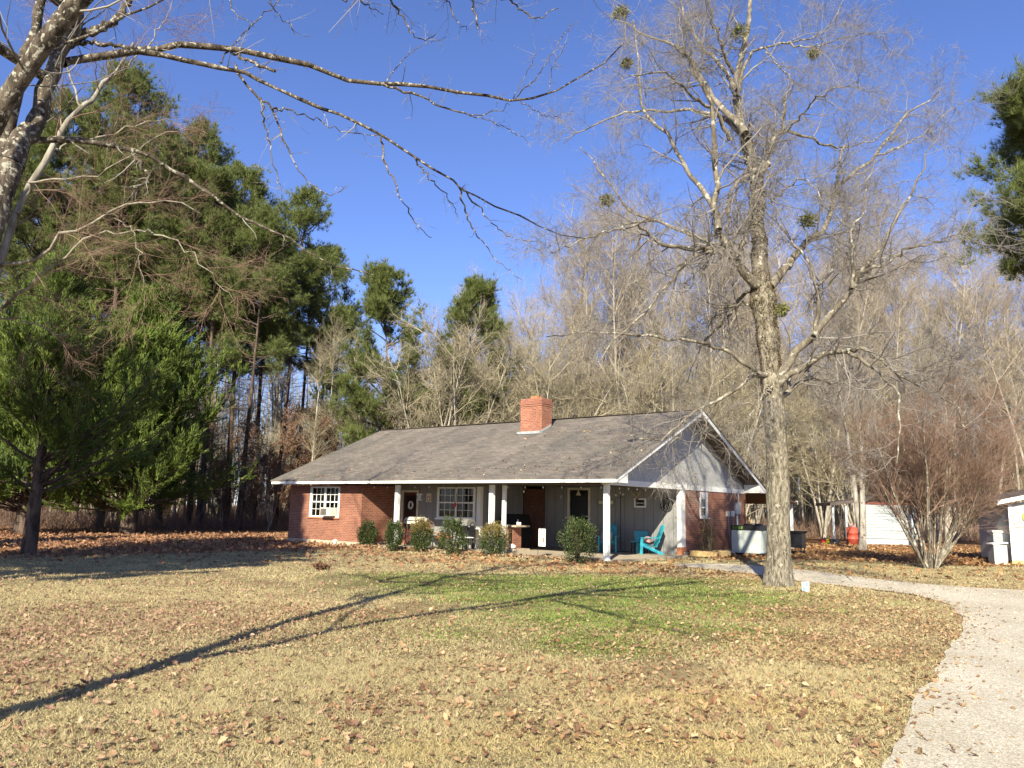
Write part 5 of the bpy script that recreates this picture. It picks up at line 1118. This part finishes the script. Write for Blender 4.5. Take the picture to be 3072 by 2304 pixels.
# cedars on the left
g1_, g2_, g3_ = gp(85, 1662), gp(305, 1592), gp(452, 1592)
sc_ = 30/42.
cedar('dark low cedar nearest the camera on the left with a forked dark trunk', 31, 7.0, 4.3, .25, 95, (g1_[0], g1_[1], 0), .22, 20, .8)
cedar('tall sunlit cedar behind the dark low cedar at the left', 32, 12.8, 6.5, .07, 250, (g2_[0]-1.0, g2_[1]-5, 0), .42, 30, 1.1)
cedar('sunlit cedar nearest the house with branches reaching right', 33, 11.4, 6.3, .08, 235, (g3_[0]+1.2, g3_[1]-5, 0), .40, 30, 1.1)

# evergreen trees outside the left of the frame that shade the side lawn and house corner
cedar('cedar standing outside the left of the picture whose shade reaches the house corner', 34, 16, 3.9, .33, 170, (-15.0, 9.0, 0), .35, 22, 1.3)
cedar('cedar outside the left of the picture nearest the camera whose shade crosses the side lawn', 36, 11.3, 3.6, .40, 130, (-11.7, 8.6, 0), .3, 22, 1.2)
cedar('second cedar outside the left of the picture by the shaded lawn', 35, 11.0, 4.2, .12, 130, (-21.5, 14.5, 0), .35, 20, 1.3)

# pines
PG = 'tall pines in the woods left of the house'
pA = pine('tall pine in the woods left of the house', 51, 26, .50, 4.9, PG); pB = pine('tall pine in the woods left of the house', 52, 25, .56, 4.4, PG); pC = pine('tall pine in the woods left of the house', 53, 24, .44, 5.0, PG)
def place(root, lst, first=True):
    used = False
    for x, Y_, s_, rz, *lab in lst:
        loc = ((x-1536)/F*Y_*1.0, Y_, 0)
        if not used: o = root; setloc(o, loc, rz); o.scale = (s_,)*3; used = True
        else: o = dup(root, loc, rz, s_)
        if lab: o['label'] = lab[0]
place(pA, [(330,45,1.04,0,'broad topped pine rising highest above the left cedars'),(130,47,1.0,1),(250,49,1.0,3.7),(410,46,.93,4.4),(590,48,.86,5.5),(740,46,.72,1.9),(500,50,1.0,2.2),(700,52,.92,.5),(845,50,.84,3.,'pine with the highest pointed top at the right edge of the left group'),(960,60,.82,4),(-40,52,1.,2)])
place(pB, [(230,52,1.02,.3),(60,46,.95,4.2),(500,47,.9,2.9),(420,58,1.05,1.7),(620,47,.88,2.6),(780,56,.9,1.2),(900,52,.76,5.2),(20,60,1.,3.3),(570,60,1.,.1)])
pE = pine('rounded green pine standing alone between the dark pines and the bare trees', 58, 15.2, .18, 3.7, None, 20, 84, 2, .026); setloc(pE, ((1175-1536)/F*46, 46, 0), .4)
pF = dup(pE, ((1385-1536)/F*47, 47, 0), 2.4, .97, 'second rounded pine half hidden by bare twigs left of the chimney')
place(pC, [(1010,52,.58,2.4),(690,62,1.05,2.),(350,60,1.1,5.)])
pD = pine('pine with long needled boughs reaching in from the right picture edge', 57, 18.6, .58, 4.6, None, 6, 62, 5, .02); setloc(pD, ((3330-1536)/F*29, 29, 0), 2.1)

# bare woods behind the house
b1_ = bare('bare_tree', 'tall pale bare tree in the woods behind the house', 61, 19, .8, 1, 'twig_bg', dens=1.15, group='tall bare trees behind the house')
b2_ = bare('bare_tree', 'tall pale bare tree in the woods behind the house', 62, 18, .9, 2, 'twig_bg', dens=1.2, group='tall bare trees behind the house')
b3_ = bare('bare_tree', 'tall pale bare tree in the woods behind the house', 63, 20, .7, 1, 'twig_bg', dens=1.15, first=.4, group='tall bare trees behind the house')
rr = np.random.default_rng(99)
def ring(x0, x1, n, Y0, Y1, s0, s1):
    if x0 in (1330, 1400, 1450): return [(a, b2, c*np.interp(a, [1350, 1500, 1650, 1850], [.55, .70, .86, 1.0]), d) for a, b2, c, d in ring(x0+60.5, x1, n, Y0, Y1, s0, s1)]
    xs_ = np.linspace(x0, x1, n)+rr.normal(0, (x1-x0)/n*.3, n); return [(float(x), float(rr.uniform(Y0, Y1)), float(rr.uniform(s0, s1)), float(rr.uniform(0, 6.3))) for x in xs_]
place(b1_, ring(1330, 2250, 12, 46, 58, .98, 1.22)+ring(2250, 3300, 14, 52, 72, 1.0, 1.3)+ring(0, 900, 6, 46, 60, .5, .75))
place(b2_, ring(1400, 2200, 10, 46, 58, .98, 1.2)+ring(2300, 3250, 11, 54, 72, 1.0, 1.3)+ring(1050, 1300, 3, 56, 64, .5, .6))
place(b3_, ring(1450, 2350, 10, 50, 62, .95, 1.15)+ring(2350, 3300, 12, 50, 66, .85, 1.15))
t1_ = bare('thicket_tree', 'spreading many stemmed tan thicket tree behind the house roof', 71, 10.5, 1.15, 7, 'twig_tan', dens=1.4, first=.15, r0=.10, up=.06, group='tan thicket behind the house')
t2_ = bare('thicket_tree', 'spreading many stemmed tan thicket tree behind the house roof', 72, 9.5, 1.3, 5, 'twig_tan', dens=1.3, first=.15, r0=.10, up=.05, group='tan thicket behind the house')
place(t1_, ring(1220, 2150, 8, 44, 52, .9, 1.15)+ring(2250, 2650, 3, 50, 56, .8, 1.))
place(t2_, ring(1180, 2200, 8, 43, 50, .85, 1.1)+ring(2350, 3250, 7, 54, 64, .7, .95))
u1_ = bare('understory_tree', 'young tree holding dry brown leaves under the pines', 75, 7.5, 1., 3, 'twig_red', dens=.8, first=.1, r0=.06, group='brown leaved young trees under the pines', lv=True)
place(u1_, ring(-60, 1120, 14, 46, 56, .5, .95)+ring(650, 1000, 3, 45, 48, .8, 1.05)+[(3000,58,.9,1.),(2850,64,.9,2.)])
# slender straight trunks
s1_ = bare('sapling_tree', 'slender straight trunk in the bare woods', 81, 15, .35, 1, 'twig_tan', dens=.6, first=.35, r0=.11, up=.2, group='slender trunks standing in the woods')
place(s1_, ring(2250, 3200, 34, 48, 78, .7, 1.1)+ring(0, 1150, 34, 45, 62, .6, 1.)+ring(1200, 2200, 14, 48, 60, .7, 1.))
# tree by the far shed
wt = bare('shed_tree', 'pale forked bare tree beside the white metal shed', 85, 8.5, 1.0, 2, 'twig', 'limb_pale', r0=.17, dens=.8, first=.35); q = gp(2585, 1652); setloc(wt, (q[0], q[1], 0), 1.)
q = gp(2845, 1652); w2 = bare('yard_tree', 'straight bare trunk behind the reddish many stemmed tree', 86, 11, .8, 1, 'twig', r0=.2, dens=.8, first=.4); setloc(w2, (q[0], q[1], 0), 2.)
# crepe myrtle
r2 = np.random.default_rng(12); q = gp(2790, 1706)
cm = thing('crepe_myrtle', 'reddish fan shaped many stemmed bare tree between the sheds', 'tree', (q[0], q[1], 0))
n = 26; a = r2.uniform(0, 6.28, n); tl = r2.uniform(.05, .75, n)
P = curve(np.c_[.14*np.cos(a), .14*np.sin(a), np.full(n, -.05)], np.c_[np.cos(a)*tl, np.sin(a)*tl, np.ones(n)], r2.uniform(3.2, 5.2, n), 10, .05, .015, r2); Rr = r2.uniform(.02, .042, n)[:, None]*np.linspace(1, .25, 10)[None]
mb = MB(); mb.tubes(P, Rr, 7); mb.obj('trunk', M['bark_limb'], cm)
mb = MB(); x1, y1 = spawn(P, Rr, 14, .3, 1., (1.1, 2.5), (34, 12), 7, .07, .04, .5, r2, rmin=.007, rmax=.018); x2, y2 = spawn(x1, y1, 9, .1, 1., (.5, 1.4), (32, 12), 5, .08, .03, .55, r2, rmin=.004); x3, y3 = spawn(x2, y2, 7, .1, 1., (.25, .7), (28, 10), 3, .1, .02, .7, r2, rmin=.0035)
mb.tubes(x1, y1, 4); mb.tubes(x2, y2, 3); mb.tubes(x3, y3, 3); mb.obj('crown', M['twig_red'], cm)
# distant wood mass
r2 = np.random.default_rng(21); n = 2200; Yd = r2.uniform(80, 125, n); xd = r2.uniform(-.85, .85, n)*Yd; P = curve(np.c_[xd, Yd, np.full(n, -.1)], np.c_[r2.normal(0, .05, (n, 2)), np.ones(n)], r2.uniform(10, 21, n), 8, .04, 0, r2); Rr = r2.uniform(.08, .2, n)[:, None]*np.linspace(1, .15, 8)[None]
mb = MB(); mb.tubes(P, Rr, 4); x1, y1 = spawn(P, Rr, 14, .1, 1, (1.5, 5), (50, 15), 5, .12, .08, .4, r2, rmin=.02, rmax=.04); x2, y2 = spawn(x1, y1, 4, .2, 1, (.8, 2.5), (45, 15), 3, .12, .05, .5, r2, rmin=.014); mb.tubes(x1, y1, 3); mb.tubes(x2, y2, 3)
tag(mb.obj('distant_woods', M['twig_tan']), 'grey brown leafless woods filling the far background behind everything', 'woods', kind='stuff')
# undergrowth along the wood edge
n = 26000; Yd = r2.uniform(42, 60, n); xd = r2.uniform(-.72, .75, n)*Yd; ok = ~((xd > -17) & (xd < 14) & (Yd < 46)) & ~((xd > 15) & (xd < 30) & (Yd < 50)); xd, Yd = xd[ok], Yd[ok]; n = len(xd)
P = curve(np.c_[xd, Yd, np.zeros(n)], np.c_[r2.normal(0, .4, (n, 2)), np.ones(n)], r2.uniform(.3, 1.7, n), 4, .2, 0, r2); mb = MB(); mb.tubes(P, np.full((n, 1), .012)*np.linspace(1, .4, 4)[None], 3)
tag(mb.obj('undergrowth', M['twig_red']), 'tangle of brown brush along the edge of the woods', 'undergrowth', kind='stuff')

# ------------------------------------------------------------------ light, sky, camera
EL = R_(28.8); AZ = R_(12.5)     # light travels 12.5 deg right of +Y
d = Vector((math.sin(AZ)*math.cos(EL), math.cos(AZ)*math.cos(EL), -math.sin(EL)))
ld = bpy.data.lights.new('sun', 'SUN'); ld.energy = 5.0; ld.angle = R_(.53); ld.color = (1., .935, .76); lo = bpy.data.objects.new('sun', ld); COL.objects.link(lo); lo.rotation_euler = d.to_track_quat('-Z', 'Y').to_euler()
w = bpy.data.worlds.new('World'); sc.world = w; w.use_nodes = True; nt = w.node_tree; bg = nt.nodes['Background']
sky = nt.nodes.new('ShaderNodeTexSky'); sky.sky_type = 'NISHITA'; sky.sun_disc = False; sky.sun_elevation = EL; sky.sun_rotation = math.pi+AZ
sky.air_density = 1.0; sky.dust_density = .25; sky.ozone_density = 3.0; sky.altitude = 100
nt.links.new(mixc(nt, 1., sky.outputs[0], (.84,.88,1.25), 'MULTIPLY'), bg.inputs[0]); bg.inputs[1].default_value = .077
cd = bpy.data.cameras.new('camera'); cam = bpy.data.objects.new('camera', cd); COL.objects.link(cam); sc.camera = cam
cd.sensor_width = 36; cd.lens = 36*F/3072; cd.clip_end = 2000; cd.clip_start = .05
from mathutils import Matrix
cam.matrix_world = Matrix.Translation((0, 0, EYE)) @ Matrix.Rotation(PITCH+math.pi/2, 4, 'X') @ Matrix.Rotation(ROLL, 4, 'Z')
sc.view_settings.view_transform = 'Standard'; sc.view_settings.look = 'None'; sc.view_settings.exposure = 1.1; sc.view_settings.gamma = 1
sc.cycles.max_bounces = 6; sc.cycles.transparent_max_bounces = 8
